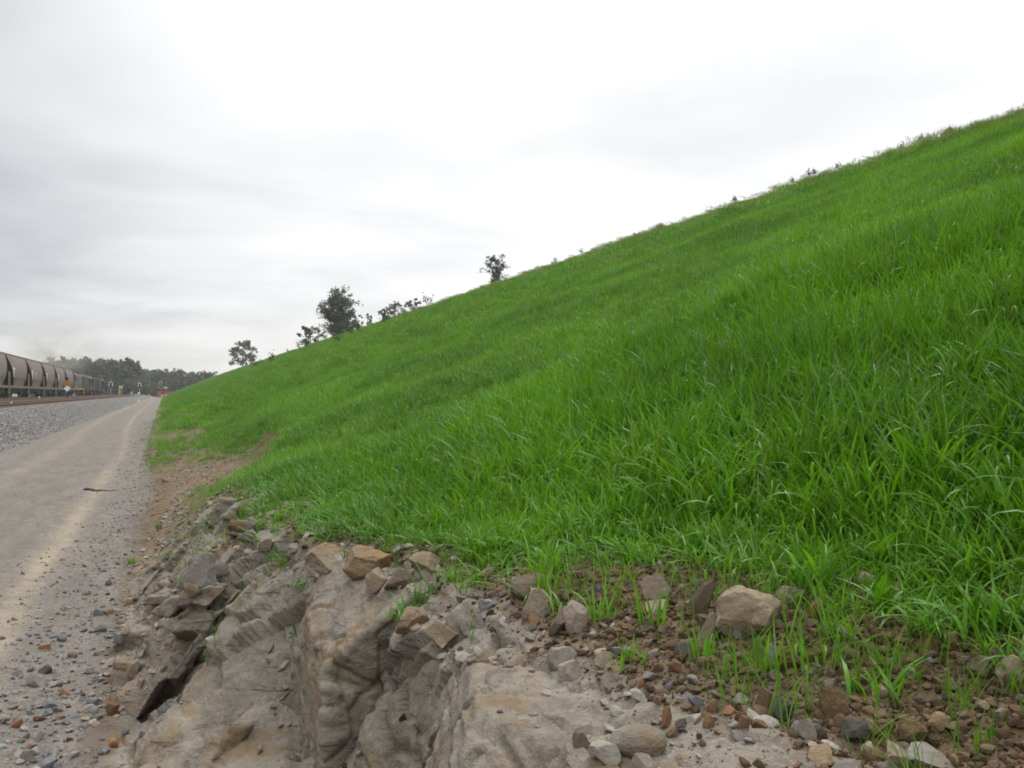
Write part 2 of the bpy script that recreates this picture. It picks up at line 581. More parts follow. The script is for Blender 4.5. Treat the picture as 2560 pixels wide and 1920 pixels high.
# ------------------------------------------------------------------ the terrain: one cross-section that changes along y
NEAR = np.array([(-4.3, 0.0), (-0.95, 0.0), (-0.45, -0.09), (-0.18, -0.08), (0.06, 0.22), (0.27, 0.52), (0.50, 0.70),
                 (0.75, 0.765), (1.3, 0.83), (2.0, 0.98), (22, 9.34), (23.6, 9.45), (70, 8.6)])
FAR = np.array([(-4.3, 0.0), (-0.95, 0.0), (-0.52, -0.03), (-0.36, 0.0), (0.0, 0.145), (0.3, 0.268), (0.6, 0.392),
                (0.85, 0.50), (1.4, 0.728), (2.0, 0.98), (22, 9.34), (23.6, 9.45), (70, 8.6)])
CLIFF = np.array([(-4.3, 0.0), (-0.95, 0.0), (-0.45, -0.09), (-0.18, -0.08), (0.18, 0.0), (0.60, 0.10), (0.74, 0.66),
                  (0.92, 0.765), (1.3, 0.83), (2.0, 0.98), (22, 9.34), (23.6, 9.45), (70, 8.6)])
# where the earth toe of the hill bulges or steps back along the road
TOE_Y = [0, 4, 7.5, 10, 14, 17, 24, 40, 80, 300]
TOE_D = [0, 0, 0.02, 0.22, 0.55, 0.40, 0.0, -0.1, -0.1, -0.1]


def base(s, y):
    """points of the smooth terrain for cross-section index s and distance y"""
    wgt = sst(y, 6.0, 13.0)
    toe = np.interp(y, TOE_Y, TOE_D)
    lip = 0.07 * vnoise(y * 1.3, y * 0 + 0.5, y * 0, 3) + 0.035 * vnoise(y * 3.7, y * 0, y * 0, 4)
    i = np.clip(np.floor(s).astype(int), 0, len(NEAR) - 2)
    f = s - i
    A = NEAR[i] * (1 - f)[..., None] + NEAR[i + 1] * f[..., None]
    B = FAR[i] * (1 - f)[..., None] + FAR[i + 1] * f[..., None]
    C_ = CLIFF[i] * (1 - f)[..., None] + CLIFF[i + 1] * f[..., None]
    wc = (1 - sst(y, 3.5, 4.5))[..., None]
    A = A * (1 - wc) + C_ * wc
    P = A * (1 - wgt)[..., None] + B * wgt[..., None]
    m = sst(s, 2.0, 3.2) * (1 - sst(s, 6.2, 9.0))
    return P[..., 0] + m * (toe + lip * (1 - wgt)), P[..., 1]


def base_s(s, y):
    h = 0.28
    a = base(np.clip(s - h, 0, 12), y); b = base(s, y); c = base(np.clip(s + h, 0, 12), y)
    return (a[0] + 2 * b[0] + c[0]) / 4, (a[1] + 2 * b[1] + c[1]) / 4


def masks(s, d, y):
    e = 0.10 * fbm(d * 3.1, y * 3.1, 0 * y, 3, 21)
    rt = np.interp(y, [0, 2.2, 3.7, 4.6, 7, 9], [1.10, 1.02, 0.95, 0.66, 0.52, 0.25]) + 1.3 * e
    rock = sst(s, 2.45, 3.05) * (1 - sst(d, rt - 0.10, rt + 0.10)) * (1 - sst(y + 6 * e, 7.0, 10.0))
    grav = (1 - sst(s + 2.2 * e, 2.2, 3.0)) * 1.0
    bx = np.interp(y, [0, 25, 38, 60, 146, 300], [0, 0.02, -0.4, -0.75, -1.0, -1.0])
    tr = np.exp(-((d - bx + 0.96) / 0.12) ** 2) * (1.0 - .55 * sst(y, 9, 22)) + np.exp(-((d - bx + 2.5) / 0.20) ** 2) * 0.35
    tr = tr * (0.75 + 0.5 * fbm(d * 4, y * 0.8, 0 * y, 3, 31)) * (1 - sst(s, 1.3, 2.0))
    # dry paler earth on the toe of the hill
    bare = (1 - sst(d, 0.9, 1.8)) * sst(s, 2.6, 3.2)
    return rock, np.clip(grav, 0, 1), np.clip(tr, 0, 1), bare


def surface(s, y, fine=True):
    d, z = base_s(s, y)
    d1, z1 = base_s(np.clip(s + 0.05, 0, 12), y)
    d0, z0 = base_s(np.clip(s - 0.05, 0, 12), y)
    tx, tz = d1 - d0, z1 - z0
    L = np.sqrt(tx * tx + tz * tz) + 1e-9
    nx, nz = -tz / L, tx / L
    rock, grav, tr, bare = masks(s, d, y)
    far = np.clip(1 - y / 45, 0, 1)
    # broken rock: jointed blocks that step and lean, split again into smaller ones
    qx, qy, qz = d * 1.25 + 0.35 * z, y * 1.95 + 0.9 * z, z * 1.15 - 0.3 * y
    wob = 0.22 * fbm(d * 2.3, y * 2.3, z * 2.3, 3, 51)
    f1, f2, h, ox, oy, oz = voro3(qx + wob, qy - wob, qz + wob, 5)
    blk = 0.19 * (h - 0.5) + 0.11 * (ox * (np.mod(h * 7.31, 1) - 0.5) * 2 + oy * (np.mod(h * 13.7, 1) - 0.5) * 3)
    crack = np.exp(-((f2 - f1) / 0.045) ** 2) * (0.4 + 0.9 * np.mod(h * 5.3, 1))
    g1, g2, g, px, py, pz = voro3(qx * 2.9 + 2 * wob, qy * 2.6 + wob, qz * 3.6, 9)
    blk2 = 0.045 * (g - 0.5) + 0.045 * (px * (np.mod(g * 7.31, 1) - 0.5) * 2 + py * (np.mod(g * 13.7, 1) - 0.5) * 2)
    crk2 = np.exp(-((g2 - g1) / 0.05) ** 2) * np.mod(g * 3.3, 1)
    steep = sst(np.abs(nx), 0.15, 0.5) * 0.75 + 0.25
    rockd = steep * (0.45 * blk - 0.02 * crack - 0.05) + blk2 * (0.5 + 0.5 * steep) - 0.014 * crk2
    rockd = rockd + 0.030 * fbm(d * 5, y * 5, z * 5, 6, 61, 0.6) + 0.004 * fbm(d * 50, y * 50, z * 50, 3, 62)
    # strata: thin ledges
    lay = z * 9 + 0.8 * fbm(d * 1.5, y * 1.5, z * 1.5, 2, 66) + 0.7 * d
    rockd = rockd + 0.012 * fbm(lay, d * 1.2, y * 1.2, 3, 67)
    # soil: clods and hollows
    c1, c2, ch, *_ = voro3(d * 17, y * 17, z * 17, 77)
    soil = 0.035 * fbm(d * 2.2, y * 2.2, 0 * y, 3, 71) + 0.020 * fbm(d * 11, y * 11, 0 * y, 4, 72, 0.6) + 0.030 * np.clip(0.6 - c1, 0, 1) * (ch > 0.35) + 0.006 * fbm(d * 45, y * 45, 0 * y, 3, 74)
    soil = soil * sst(s, 2.3, 3.0)
    road = 0.006 * fbm(d * 5, y * 5, 0 * y, 4, 81) - 0.02 * tr + 0.03 * fbm(d * 0.8, y * 0.4, 0 * y, 2, 82)
    road = road * sst(s, 0.1, 0.6)
    hillm = sst(s, 8.6, 9.15)
    hd = np.clip(d - 2, 0, 30)
    und = 0.10 * fbm(d * 0.45, y * 0.16, 0 * y, 3, 91) * sst(hd, 0, 3) + 0.05 * fbm(d * 1.3, y * 0.6, 0 * y, 3, 92) * sst(hd, 0, 2)
    und = und + 0.13 * fbm(y * 0.25, d * 0.2, 0 * y, 3, 93) * sst(d, 15, 21)
    disp = rock * rockd + (1 - rock) * (soil * np.maximum(far, 0.0) * (1 - sst(hd, 1.5, 6)) + und * hillm) + (1 - sst(s, 1.8, 2.8)) * road
    d = d + nx * disp
    z = z + nz * disp
    # the far end of the embankment falls away
    z = np.where(s > 2, z * (1 - 0.97 * sst(y, 395, 480)), z)
    return d, z, (rock, grav, tr, bare), (nx, nz)


def s_of(d, y):
    """invert the cross-section (good enough for scattering)"""
    ss = np.linspace(0, 12, 481)
    out = np.zeros_like(d)
    yb = np.round(np.clip(y, 0, 60) * 4) / 4
    for v in np.unique(yb):
        m = yb == v
        dd, _ = base_s(ss, np.full(ss.shape, v))
        out[m] = np.interp(d[m], np.maximum.accumulate(dd), ss)
    return out


def cols(a, b, n):
    return np.linspace(a, b, n, endpoint=False)


s_cols = np.concatenate([cols(0, 1, 64), cols(1, 2, 30), cols(2, 3, 26), cols(3, 4, 36), cols(4, 5, 36), cols(5, 6, 54), cols(6, 7, 26),
                         cols(7, 8, 46), cols(8, 9, 52), 9 + (np.geomspace(0.02, 1.02, 120, endpoint=False) - 0.02), np.linspace(10, 12, 14)])
y_rows = [np.linspace(-6, 1.0, 100, endpoint=False), np.arange(1.0, 8.0, 0.0125)]
yy, st = 8.0, 0.0125
far_rows = []
while yy < 500:
    far_rows.append(yy)
    yy += st
    st = min(st * 1.02, 4.0)
y_rows = np.concatenate(y_rows + [np.array(far_rows)])
GS, GY = np.meshgrid(s_cols, y_rows)
GX, GZ, (mr, mg, mt, mb_), _n = surface(GS.ravel(), GY.ravel())
GX = GX.reshape(GS.shape); GZ = GZ.reshape(GS.shape)
ATT = {n: a.reshape(GS.shape) for n, a in zip(('rock', 'gravel', 'track', 'bare'), (mr, mg, mt, mb_))}


def terrain_part(name, c0, c1, label, cat):
    sl = np.s_[:, c0:c1 + 1]
    V = np.stack([GX[sl], GY[sl], GZ[sl]], -1).reshape(-1, 3)
    me = np_mesh(name, V, grid_faces(GS.shape[0], c1 + 1 - c0))
    for n in ATT:
        fattr(me, n, ATT[n][sl].ravel())
    me.materials.append(EARTH)
    o = link(bpy.data.objects.new(name, me))
    return tag(o, label, cat, kind='structure')


cR = int(np.searchsorted(s_cols, 2.3))
cB = int(np.searchsorted(s_cols, 7.6))
terrain_part("road", 0, cR, "grey gravel road with two pale wheel tracks and a stony drain", "road")
terrain_part("rock_bank", cR, cB, "broken grey and ochre rock bank above the drain", "bank")
terrain_part("hillside", cB, len(s_cols) - 1, "tall green embankment rising to the right of the road", "hill")

GFLAT = np.stack([GX.ravel(), GY.ravel(), GZ.ravel()], -1)


def ray(px, py):
    """direction of a photo pixel (2560 x 1920) in the world"""
    v = Vector(((px - 1280) / 2217.0, (960 - py) / 2217.0, -1.0))
    return (cam.rotation_euler.to_matrix() @ v)


_near = GFLAT[(GFLAT[:, 1] > 0.9) & (GFLAT[:, 1] < 45)]


def gp(px, py):
    """terrain point seen at a photo pixel, and its depth along the camera axis"""
    dv = np.array(ray(px, py)); dv /= np.linalg.norm(dv)
    q = _near - np.array((0, 0, CAM_Z))
    t = q @ dv
    off = np.linalg.norm(q - t[:, None] * dv, axis=1)
    ok = off < 0.004 + 0.0022 * t
    if not ok.any():
        i = int(np.argmin(off / t))
    else:
        idx = np.nonzero(ok)[0]
        i = idx[int(np.argmin(t[idx]))]
    p = _near[i]
    fwd = np.array((math.sin(YAW), math.cos(YAW), 0))
    return Vector(p), float(p @ fwd)


# ------------------------------------------------------------------ the jointed rock of the bank: split into blocks by joints, then weathered together
def env_z(x, y):
    """height of the smooth bank at plan position x, y"""
    ss = np.linspace(2.0, 9.0, 141)
    dd, zz = base_s(ss, np.full(ss.shape, y))
    z = float(np.interp(x, np.maximum.accumulate(dd), zz))
    if y < 4.35:                                  # the sheer faces stand forward of the rubble behind them
        lip = .50 if y < 2.36 else (.76 if y < 3.22 else .54)
        top = .715 + .06 * (x - lip)
        z = max(z, top) if x > lip else min(z, .16)
    return z


def outcrop():
    rr = random.Random(41)
    SETS = [Vector((0.12, 1.0, -0.22)), Vector((-0.80, 0.22, 0.50)), Vector((0.18, 0.14, 1.0))]

    def jit(n, a):
        return (n.normalized() + Vector((rr.gauss(0, a), rr.gauss(0, a), rr.gauss(0, a)))).normalized()

    def hull_box(x0, x1, y0, y1, z0, z1):
        b = bmesh.new()
        r = bmesh.ops.create_cube(b, size=1)
        bmesh.ops.transform(b, matrix=Matrix.Translation(((x0 + x1) / 2, (y0 + y1) / 2, (z0 + z1) / 2)) @ Matrix.Diagonal((x1 - x0, y1 - y0, z1 - z0, 1)), verts=r['verts'])
        return b

    def half(b, co, no):
        c = b.copy()
        res = bmesh.ops.bisect_plane(c, geom=c.verts[:] + c.edges[:] + c.faces[:], plane_co=co, plane_no=no, clear_outer=True, dist=1e-5)
        ed = [e for e in res['geom_cut'] if isinstance(e, bmesh.types.BMEdge)]
        if ed:
            bmesh.ops.contextual_create(c, geom=ed)
        return c

    def ext(b, n):
        q = [v.co.dot(n) for v in b.verts]
        return max(q) - min(q)

    todo, done, low_of = [], [], {}
    for y0, y1 in ((0.9, 2.36), (2.36, 3.22), (3.22, 4.35), (4.35, 6.2), (6.2, 8.6)):
        x0 = {0.9: .50, 2.36: .74, 3.22: .54}.get(y0, -.25)
        todo.append((hull_box(x0, 1.35, y0, y1, -.25, .84 if x0 < 0 else .735), 0 if x0 < 0 else 2))
        if x0 > 0:
            todo.append((hull_box(-.25, x0 - .02, y0, y1, -.25, .5), 1))
    worn = []
    for b, low in todo:
        if low == 2:
            y_ = max(v.co.y for v in b.verts)
            x_ = min(v.co.x for v in b.verts)
            b = half(b, Vector((x_ + .10, y_ - .45, .69)), Vector((-.62, -.18, .76)).normalized())
            b = half(b, Vector((x_ + .05, y_ - .3, .45)), Vector((-.88, .25, .40)).normalized())
            b = half(b, Vector((x_ + .35, y_ - .06, .70)), Vector((-.1, .75, .65)).normalized())
        worn.append((b, low))
    todo = worn
    while todo:
        b, low = todo.pop()
        if len(b.verts) < 4:
            continue
        e = [ext(b, n.normalized()) for n in SETS]
        far = (sum((v.co for v in b.verts), Vector()) / len(b.verts)).y > 4.3
        lim = [rr.uniform(.5, 1.2), rr.uniform(.18, .5), rr.uniform(.35, .85)]
        if low == 2:
            lim = [lim[0] * 1.35, lim[1] * 2.2, lim[2] * 1.3]
        if far and rr.random() < .45:
            lim = [q * .55 for q in lim]
        i = max(range(3), key=lambda q: e[q] / lim[q])
        if e[i] / lim[i] <= 1.15:
            done.append(b)
            low_of[id(b)] = low
            continue
        c = sum((v.co for v in b.verts), Vector()) / len(b.verts)
        n = jit(SETS[i], .13)
        co = c + SETS[i].normalized() * rr.uniform(-.22, .22) * e[i]
        todo.append((half(b, co, n), low)); todo.append((half(b, co, -n), low))
        b.free()
    U = bmesh.new()
    for b in done:
        c = sum((v.co for v in b.verts), Vector()) / len(b.verts)
        ez = env_z(c.x, c.y)
        j = rr.gauss(0, .035)
        fade = sst(np.array([c.y]), 6.2, 8.4)[0]
        top = max(v.co.z for v in b.verts)
        if c.z > ez - .03 + j - .16 * fade or top > ez + (.07 if c.x < .8 or low_of[id(b)] == 2 else .035) or c.z < ez - .75 or c.x > np.interp(c.y, [1, 2.2, 3.7, 4.6, 7], [1.08, 1.0, .90, .62, .5]) + rr.gauss(0, .05):
            b.free()
            continue
        f = 1 - rr.uniform(.007, .022) / max(.12, max(ext(b, Vector(q)) for q in ((1, 0, 0), (0, 1, 0), (0, 0, 1))) * .6)
        sp_ = 2.2 if low_of[id(b)] == 2 else 1.0
        rot = Euler((sp_ * rr.gauss(0, .022), sp_ * rr.gauss(0, .022), rr.gauss(0, .03))).to_matrix()
        off = Vector((rr.gauss(0, .016), rr.gauss(0, .012), rr.gauss(0, .010)))
        me = bpy.data.meshes.new("block")
        for v in b.verts:
            v.co = c + off + rot @ ((v.co - c) * f)
        b.to_mesh(me)
        U.from_mesh(me)
        b.free()
        bpy.data.meshes.remove(me)
    me = bpy.data.meshes.new("rock_outcrop")
    U.to_mesh(me)
    U.free()
    o = link(bpy.data.objects.new("rock_outcrop", me))
    md = o.modifiers.new("remesh", 'REMESH')
    md.mode = 'VOXEL'
    md.voxel_size = 0.0095
    dg = bpy.context.evaluated_depsgraph_get()
    m2 = bpy.data.meshes.new_from_object(o.evaluated_get(dg))
    o.modifiers.clear()
    n = len(m2.vertices)
    V = np.empty(n * 3, np.float32); m2.vertices.foreach_get('co', V)
    N = np.empty(n * 3, np.float32); m2.vertices.foreach_get('normal', N)
    V = V.reshape(-1, 3).astype(float); N = N.reshape(-1, 3)
    x, y, z = V.T
    # weathering: broken corners, bedding lines, grain
    a = x * .5 - y * .35 + z * 1.0
    d = 0.022 * fbm(x * 3.2, y * 3.2, z * 3.2, 4, 301, .6) + 0.012 * fbm(x * 14, y * 14, z * 14, 4, 302, .6) + 0.0035 * fbm(x * 55, y * 55, z * 55, 3, 303)
    d += 0.009 * fbm(x * 3 + 2, y * 3, a * 30, 3, 304)
    f1, f2, h, *_ = voro3(x * 5.5 + .3 * fbm(x * 4, y * 4, z * 4, 2, 306), y * 5.5, z * 5.5, 305)
    d += 0.016 * (h - .5) - 0.016 * np.exp(-((f2 - f1) / .07) ** 2) * (np.mod(h * 5.7, 1) > .55)
    V = V + N * d[:, None]
    m2.vertices.foreach_set('co', V.astype(np.float32).ravel())
    m2.polygons.foreach_set('use_smooth', np.ones(len(m2.polygons), bool))
    m2.update()
    dust = sst(fbm(x * 1.3, y * 1.3, z * 1.3, 3, 310), .25, .5) * .0
    fattr(m2, 'rock', np.ones(n) - dust)
    for q in ('gravel', 'track', 'bare'):
        fattr(m2, q, np.zeros(n))
    m2.materials.clear()
    m2.materials.append(EARTH)
    o.data = m2
    tag(o, "jointed grey and ochre rock cropping out of the bank", "rock outcrop", kind='structure')
    return V, N


OUT, OUTN = outcrop()
_near = np.concatenate([_near, OUT[(OUT[:, 1] > .9)]])

# ------------------------------------------------------------------ ground sheet to the horizon
def ground_material():
    m, k = new_mat("dry_ground")
    P = k.add('ShaderNodeNewGeometry').outputs['Position']
    n = k.noise(P, 0.05, 5, 0.6)
    f = k.noise(P, 1.2, 4, 0.65)
    c = k.ramp(n, [(0.3, (0.17, 0.145, 0.095)), (0.5, (0.12, 0.125, 0.06)), (0.7, (0.20, 0.17, 0.12))])
    c = k.mix(k.step(f, 0.4, 0.7), c, k.mix(0.5, c, (0.10, 0.11, 0.05)))
    finish(k, c, 0.95, f, 0.5, 0.1, 0.1)
    return m


g = MB()
g.quad((-3000, -400, -0.16), (3000, -400, -0.16), (3000, 4500, -0.16), (-3000, 4500, -0.16))
go = tag(g.build("ground", ground_material()), "flat dry ground out to the far tree line", "ground", kind='structure')

# ------------------------------------------------------------------ ballast bed and tracks
bx = np.array([-3.75, -4.0, -4.3, -4.6, -4.9, -5.15, -5.4, -5.7, -6.3, -7.0, -7.8, -8.6, -9.4, -10.3, -11, -11.8, -12.6, -13.5, -14.5, -15.5, -16.5, -17.3, -18, -19, -20])
bz = np.array([-0.02, 0.07, 0.22, 0.38, 0.54, 0.67, 0.78, 0.83, 0.84, 0.84, 0.83, 0.80, 0.82, 0.84, 0.84, 0.82, 0.80, 0.83, 0.84, 0.84, 0.84, 0.80, 0.5, 0.0, -0.1])
BX = np.interp(np.linspace(0, 24, 97), np.arange(25), bx)
BZ = np.interp(np.linspace(0, 24, 97), np.arange(25), bz)
by, st = [-10.0], 0.5
while by[-1] < 620:
    v = by[-1]
    st = 0.5 if v < 12 else (0.07 if v < 50 else min(st * 1.03, 5))
    by.append(v + st)
by = np.array(by)
XX, YY = np.meshgrid(BX, by)
ZZ = np.tile(BZ, (len(by), 1)) + 0.02 * fbm(XX * 4, YY * 4, 0 * XX, 3, 101) + 0.03 * np.clip(0.5 - voro3(XX * 13, YY * 13, 0 * XX, 102)[0], 0, 1)
XX = XX + np.interp(YY, [0, 60, 150, 700], [0, 0, -0.25, -0.25]) * (XX > -5.5) + 0.06 * fbm(YY * 0.7, XX, 0 * XX, 3, 103)


def ballast_material():
    m, k = new_mat("ballast")
    P = k.add('ShaderNodeNewGeometry').outputs['Position']
    sc = k.add('ShaderNodeSeparateColor')
    k.put(sc.inputs[0], k.voro(P, 15, 'F1', 'Color'))
    c = k.ramp(sc.outputs[0], BALLAST_STOPS)
    c = k.mix(k.math('MULTIPLY', k.step(k.voro(P, 15), 0.25, 0.6), 0.75), c, (0.11, 0.105, 0.10))  # shade in the crevices between stones, put into the colour
    big = k.noise(P, 0.35, 3, 0.5)
    c = k.mix(k.math('MULTIPLY', k.step(big, 0.4, 0.7), 0.35), c, (0.23, 0.195, 0.165))
    c = k.mix(1.0, c, (0.84, 0.84, 0.84), 'MULTIPLY')
    finish(k, c, 0.92, k.math('MULTIPLY', k.voro(P, 15), -1.0), 0.8, 0.05, 0.2)
    return m


me = np_mesh("ballast_bed", np.stack([XX, YY, ZZ], -1).reshape(-1, 3), grid_faces(len(by), len(BX))[:, ::-1])
me.materials.append(ballast_material())
tag(link(bpy.data.objects.new("ballast_bed", me)), "grey ballast shoulder and bed under the railway tracks", "ballast", kind='structure')

RUST = simple("rusty_rail", (0.135, 0.075, 0.048), 0.75, 0.35, 2.0)
RAILTOP = simple("worn_rail_top", (0.30, 0.25, 0.21), 0.4, 0.2, 2.0)
CONC = simple("sleeper_concrete", (0.30, 0.28, 0.25), 0.9, 0.2, 3.0)


def rail_profile(x, z):
    return [(x - .07, z - .16), (x + .07, z - .16), (x + .07, z - .145), (x + .012, z - .12), (x + .012, z - .045), (x + .036, z - .032), (x + .036, z - .004),
            (x + .03, z), (x - .03, z), (x - .036, z - .004), (x - .036, z - .032), (x - .012, z - .045), (x - .012, z - .12), (x - .07, z - .145)]


def track(cx, label):
    t = empty("railway_track", (cx, 0, 0.0))
    tag(t, label, "railway track", "parallel railway tracks on the ballast")
    for sx in (-1, 1):
        b = MB()
        pr = rail_profile(sx * 0.754, 1.02)
        b.loft([[(x, yv, z) for x, z in pr] for yv in (-8, 40, 120, 250, 420, 600)])
        r = b.build("rail", RUST, t)
        c = MB().box(sx * 0.754 - .029, sx * 0.754 + .029, -8, 600, 1.0195, 1.0225)
        c.build("running_surface", RAILTOP, r)
    b = MB()
    y0 = 6.0
    while y0 < 330:
        b.box(-1.25, 1.25, y0 - .11, y0 + .11, 0.70, 0.862)
        y0 += 0.65
    tag(b.build("sleeper_bed", CONC, t), kind='stuff')
    return t


track(-6.75, "nearest railway track with rusty brown rails beside the gravel road")
track(-11.05, "empty railway track between the nearest track and the coal train")
track(-15.3, "farthest railway track, under the wagons of the coal train")

# ------------------------------------------------------------------ the coal train
HOPPER = simple("hopper_side", (0.200, 0.155, 0.142), 0.8, 0.22, 0.6, 0.0, (0.135, 0.120, 0.098))
HOP_END = simple("hopper_end", (0.032, 0.019, 0.024), 0.7, 0.3, 1.0)  # dark purple carries the shadow on the inward-sloping end sheets
SILL = simple("wagon_sill", (0.145, 0.125, 0.088), 0.8, 0.35, 1.5)
POST = simple("wagon_post", (0.24, 0.21, 0.15), 0.8, 0.3, 3.0)
BOGIE = simple("bogie_iron", (0.025, 0.022, 0.020), 0.8, 0.4, 3.0)
COAL = simple("coal", (0.02, 0.02, 0.021), 0.7, 0.5, 6.0)
WHITE = simple("white_paint", (0.75, 0.74, 0.71), 0.6, 0.08, 3.0)
RZ = 1.022                                   # rail head


def hw(z):
    """half width of the hopper barrel at height z above the rail"""
    t = (z - 1.15) / 3.1
    return 0.98 + 0.50 * math.sin(math.pi * (0.18 + 0.62 * t)) - 0.30 * t * t


def hl(z):
    """half length of the hopper at height z: end sheets slope in towards the bottom"""
    t = min(max((z - 1.15) / 3.1, 0), 1)
    return 3.2 + 3.27 * t ** 0.85


def bogie(parent, y, n=2, wb=1.8, r=0.46):
    b = MB()
    for sx in (-1, 1):
        b.box(sx * 1.02 - .07, sx * 1.02 + .07, y - wb / 2 - .35, y + wb / 2 + .35, .40, .66, .03)
        b.box(sx * 1.02 - .1, sx * 1.02 + .1, y - .3, y + .3, .28, .75, .03)
    b.box(-1.0, 1.0, y - .2, y + .2, .5, .8)
    o = b.build("bogie", BOGIE, parent)
    for i in range(n):
        yy = y + (i - (n - 1) / 2) * wb / max(1, n - 1)
        for sx in (-1, 1):
            wv = MB()
            wv.tube([(sx * .69, yy, r), (sx * .82, yy, r)], r, 20)
            wv.build("wheel", BOGIE, o, False)
    return o


def make_wagon(y, label):
    t = empty("coal_wagon", (-15.3, y, RZ))
    tag(t, label, "coal wagon", "coal hopper wagons coupled behind the locomotives")
    zs = np.linspace(1.15, 4.25, 15)
    b = MB()
    for sx in (-1, 1):
        rows = [[b.bm.verts.new((sx * hw(z), v * hl(z), z)) for v in np.linspace(-1, 1, 9)] for z in zs]
        for r0, r1 in zip(rows, rows[1:]):
            for j in range(8):
                b.bm.faces.new((r0[j], r0[j + 1], r1[j + 1], r1[j]))
    body = b.build("hopper_body", HOPPER, t, True)
    for sy in (-1, 1):
        e = MB()
        rows = [[e.bm.verts.new((u * hw(z), sy * (hl(z) - .01), z)) for u in np.linspace(-1, 1, 7)] for z in zs]
        for r0, r1 in zip(rows, rows[1:]):
            for j in range(6):
                e.bm.faces.new((r0[j], r0[j + 1], r1[j + 1], r1[j]))
        e.build("end_sheet", HOP_END, t)
    top = hw(4.25)
    rim = MB()
    for sx in (-1, 1):
        rim.box(sx * top - .05, sx * top + .05, -hl(4.25), hl(4.25), 4.22, 4.33, .015)
    for sy in (-1, 1):
        rim.box(-top + .06, top - .06, sy * hl(4.25) - .06, sy * hl(4.25) + .04, 4.22, 4.32, .015)
    rim.build("rim", HOPPER, body)
    MB().box(-top + .08, top - .08, -6.3, 6.3, 3.95, 4.12, .05).build("coal_load", COAL, t)
    # welded rails low on the body side
    rr = MB()
    for sx in (-1, 1):
        for z in (1.78, 1.98):
            rr.box(sx * hw(z) - .03, sx * hw(z) + .03, -hl(z) + .05, hl(z) - .05, z - .03, z + .03)
    rr.build("side_rail", SILL, body)
    s = MB()
    s.box(-1.38, 1.38, -6.45, 6.45, .92, 1.20, .02)
    s.build("sill", SILL, t)
    for sx in (-1, 1):
        for sy in (-1, 1):
            l = MB()
            l.box(sx * 1.36 - .05, sx * 1.36 + .05, sy * 6.38 - .07, sy * 6.38 + .07, .35, .92)
            l.box(sx * 1.36 - .045, sx * 1.36 + .045, sy * 6.38 - .06, sy * 6.38 + .06, 1.20, 2.55)
            for q in range(4):
                l.box(sx * 1.36 - .02, sx * 1.36 + .02, sy * 6.1 - .22, sy * 6.1 + .22, 1.35 + .33 * q, 1.39 + .33 * q)
            l.build("ladder_post", POST, t)
    # white painted mark near the trailing end, flat on the curved side
    mk = MB()
    def strip(y0, y1, z0, z1):
        n = 6
        pts = [(hw(z) + .012, yv, z) for z in np.linspace(z0, z1, n) for yv in (y0, y1)]
        v = [mk.bm.verts.new(p) for p in pts]
        for i in range(n - 1):
            mk.bm.faces.new((v[2 * i], v[2 * i + 1], v[2 * i + 3], v[2 * i + 2]))
    strip(-4.35, -4.05, 2.05, 2.98)
    strip(-4.05, -3.45, 2.78, 2.98)
    strip(-4.05, -3.70, 2.45, 2.58)
    mk.build("marking", WHITE, body)
    ch = MB()
    ch.box(-.9, .9, -1.6, 1.6, .42, .92, .1)
    ch.box(-1.15, 1.15, -5.6, 5.6, .62, .918)
    ch.box(-1.2, 1.2, 1.9, 3.4, .35, .63)
    ch.box(-1.2, 1.2, -3.3, -1.9, .35, .63)
    ch.build("discharge_chute", BOGIE, t)
    for sy in (-1, 1):
        bogie(t, sy * 4.9)
        MB().box(-.12, .12, sy * 6.45 - .25, sy * 6.45 + .25, .78, .98, .02).build("coupler", BOGIE, t)
    return t


PITCHW = 13.3
ys = [97.6 + PITCHW * (i - 1) + 6.65 for i in range(7)]
labels = ["curved grey coal wagon cut off by the left edge of the photo", "curved grey coal wagon, first one seen whole from the left edge",
          "curved grey coal wagon with a white Y mark beside its white flag mark", "curved grey coal wagon two ahead of the one with the Y mark... ",
          "", "", ""]
labels = ["curved grey coal wagon cut off by the left edge of the photo",
          "curved grey coal wagon just ahead of the one cut off by the edge",
          "curved grey coal wagon with a white Y mark on its side",
          "curved grey coal wagon directly ahead of the wagon marked with a white Y",
          "curved grey coal wagon directly behind the orange trackside sign",
          "leading curved grey coal wagon, coupled to the yellow and grey locomotive"]
w0 = make_wagon(ys[0], labels[0])
wag = [w0]
for i in range(1, 6):
    c = copy_tree(w0)
    c.location = (-15.3, ys[i], RZ)
    c['label'] = labels[i]
    wag.append(c)
body2 = [c for c in wag[2].children if c.name.startswith('hopper_body')][0]
mk = MB()
for a0, a1, z0, z1 in ((-1.9, -1.55, 2.9, 2.5), (-1.0, -1.35, 2.9, 2.5), (-1.45, -1.45, 2.5, 2.1)):
    n = 5
    v = [mk.bm.verts.new((hw(z) + .014, yv + dy, z)) for z, yv in zip(np.linspace(z0, z1, n), np.linspace(a0, a1, n)) for dy in (-.07, .07)]
    for i in range(n - 1):
        mk.bm.faces.new((v[2 * i], v[2 * i + 1], v[2 * i + 3], v[2 * i + 2]))
mk.build("letter_mark", WHITE, body2)

GLASS = simple("dark_glass", (0.012, 0.014, 0.016), 0.12, 0.2, 1.0)


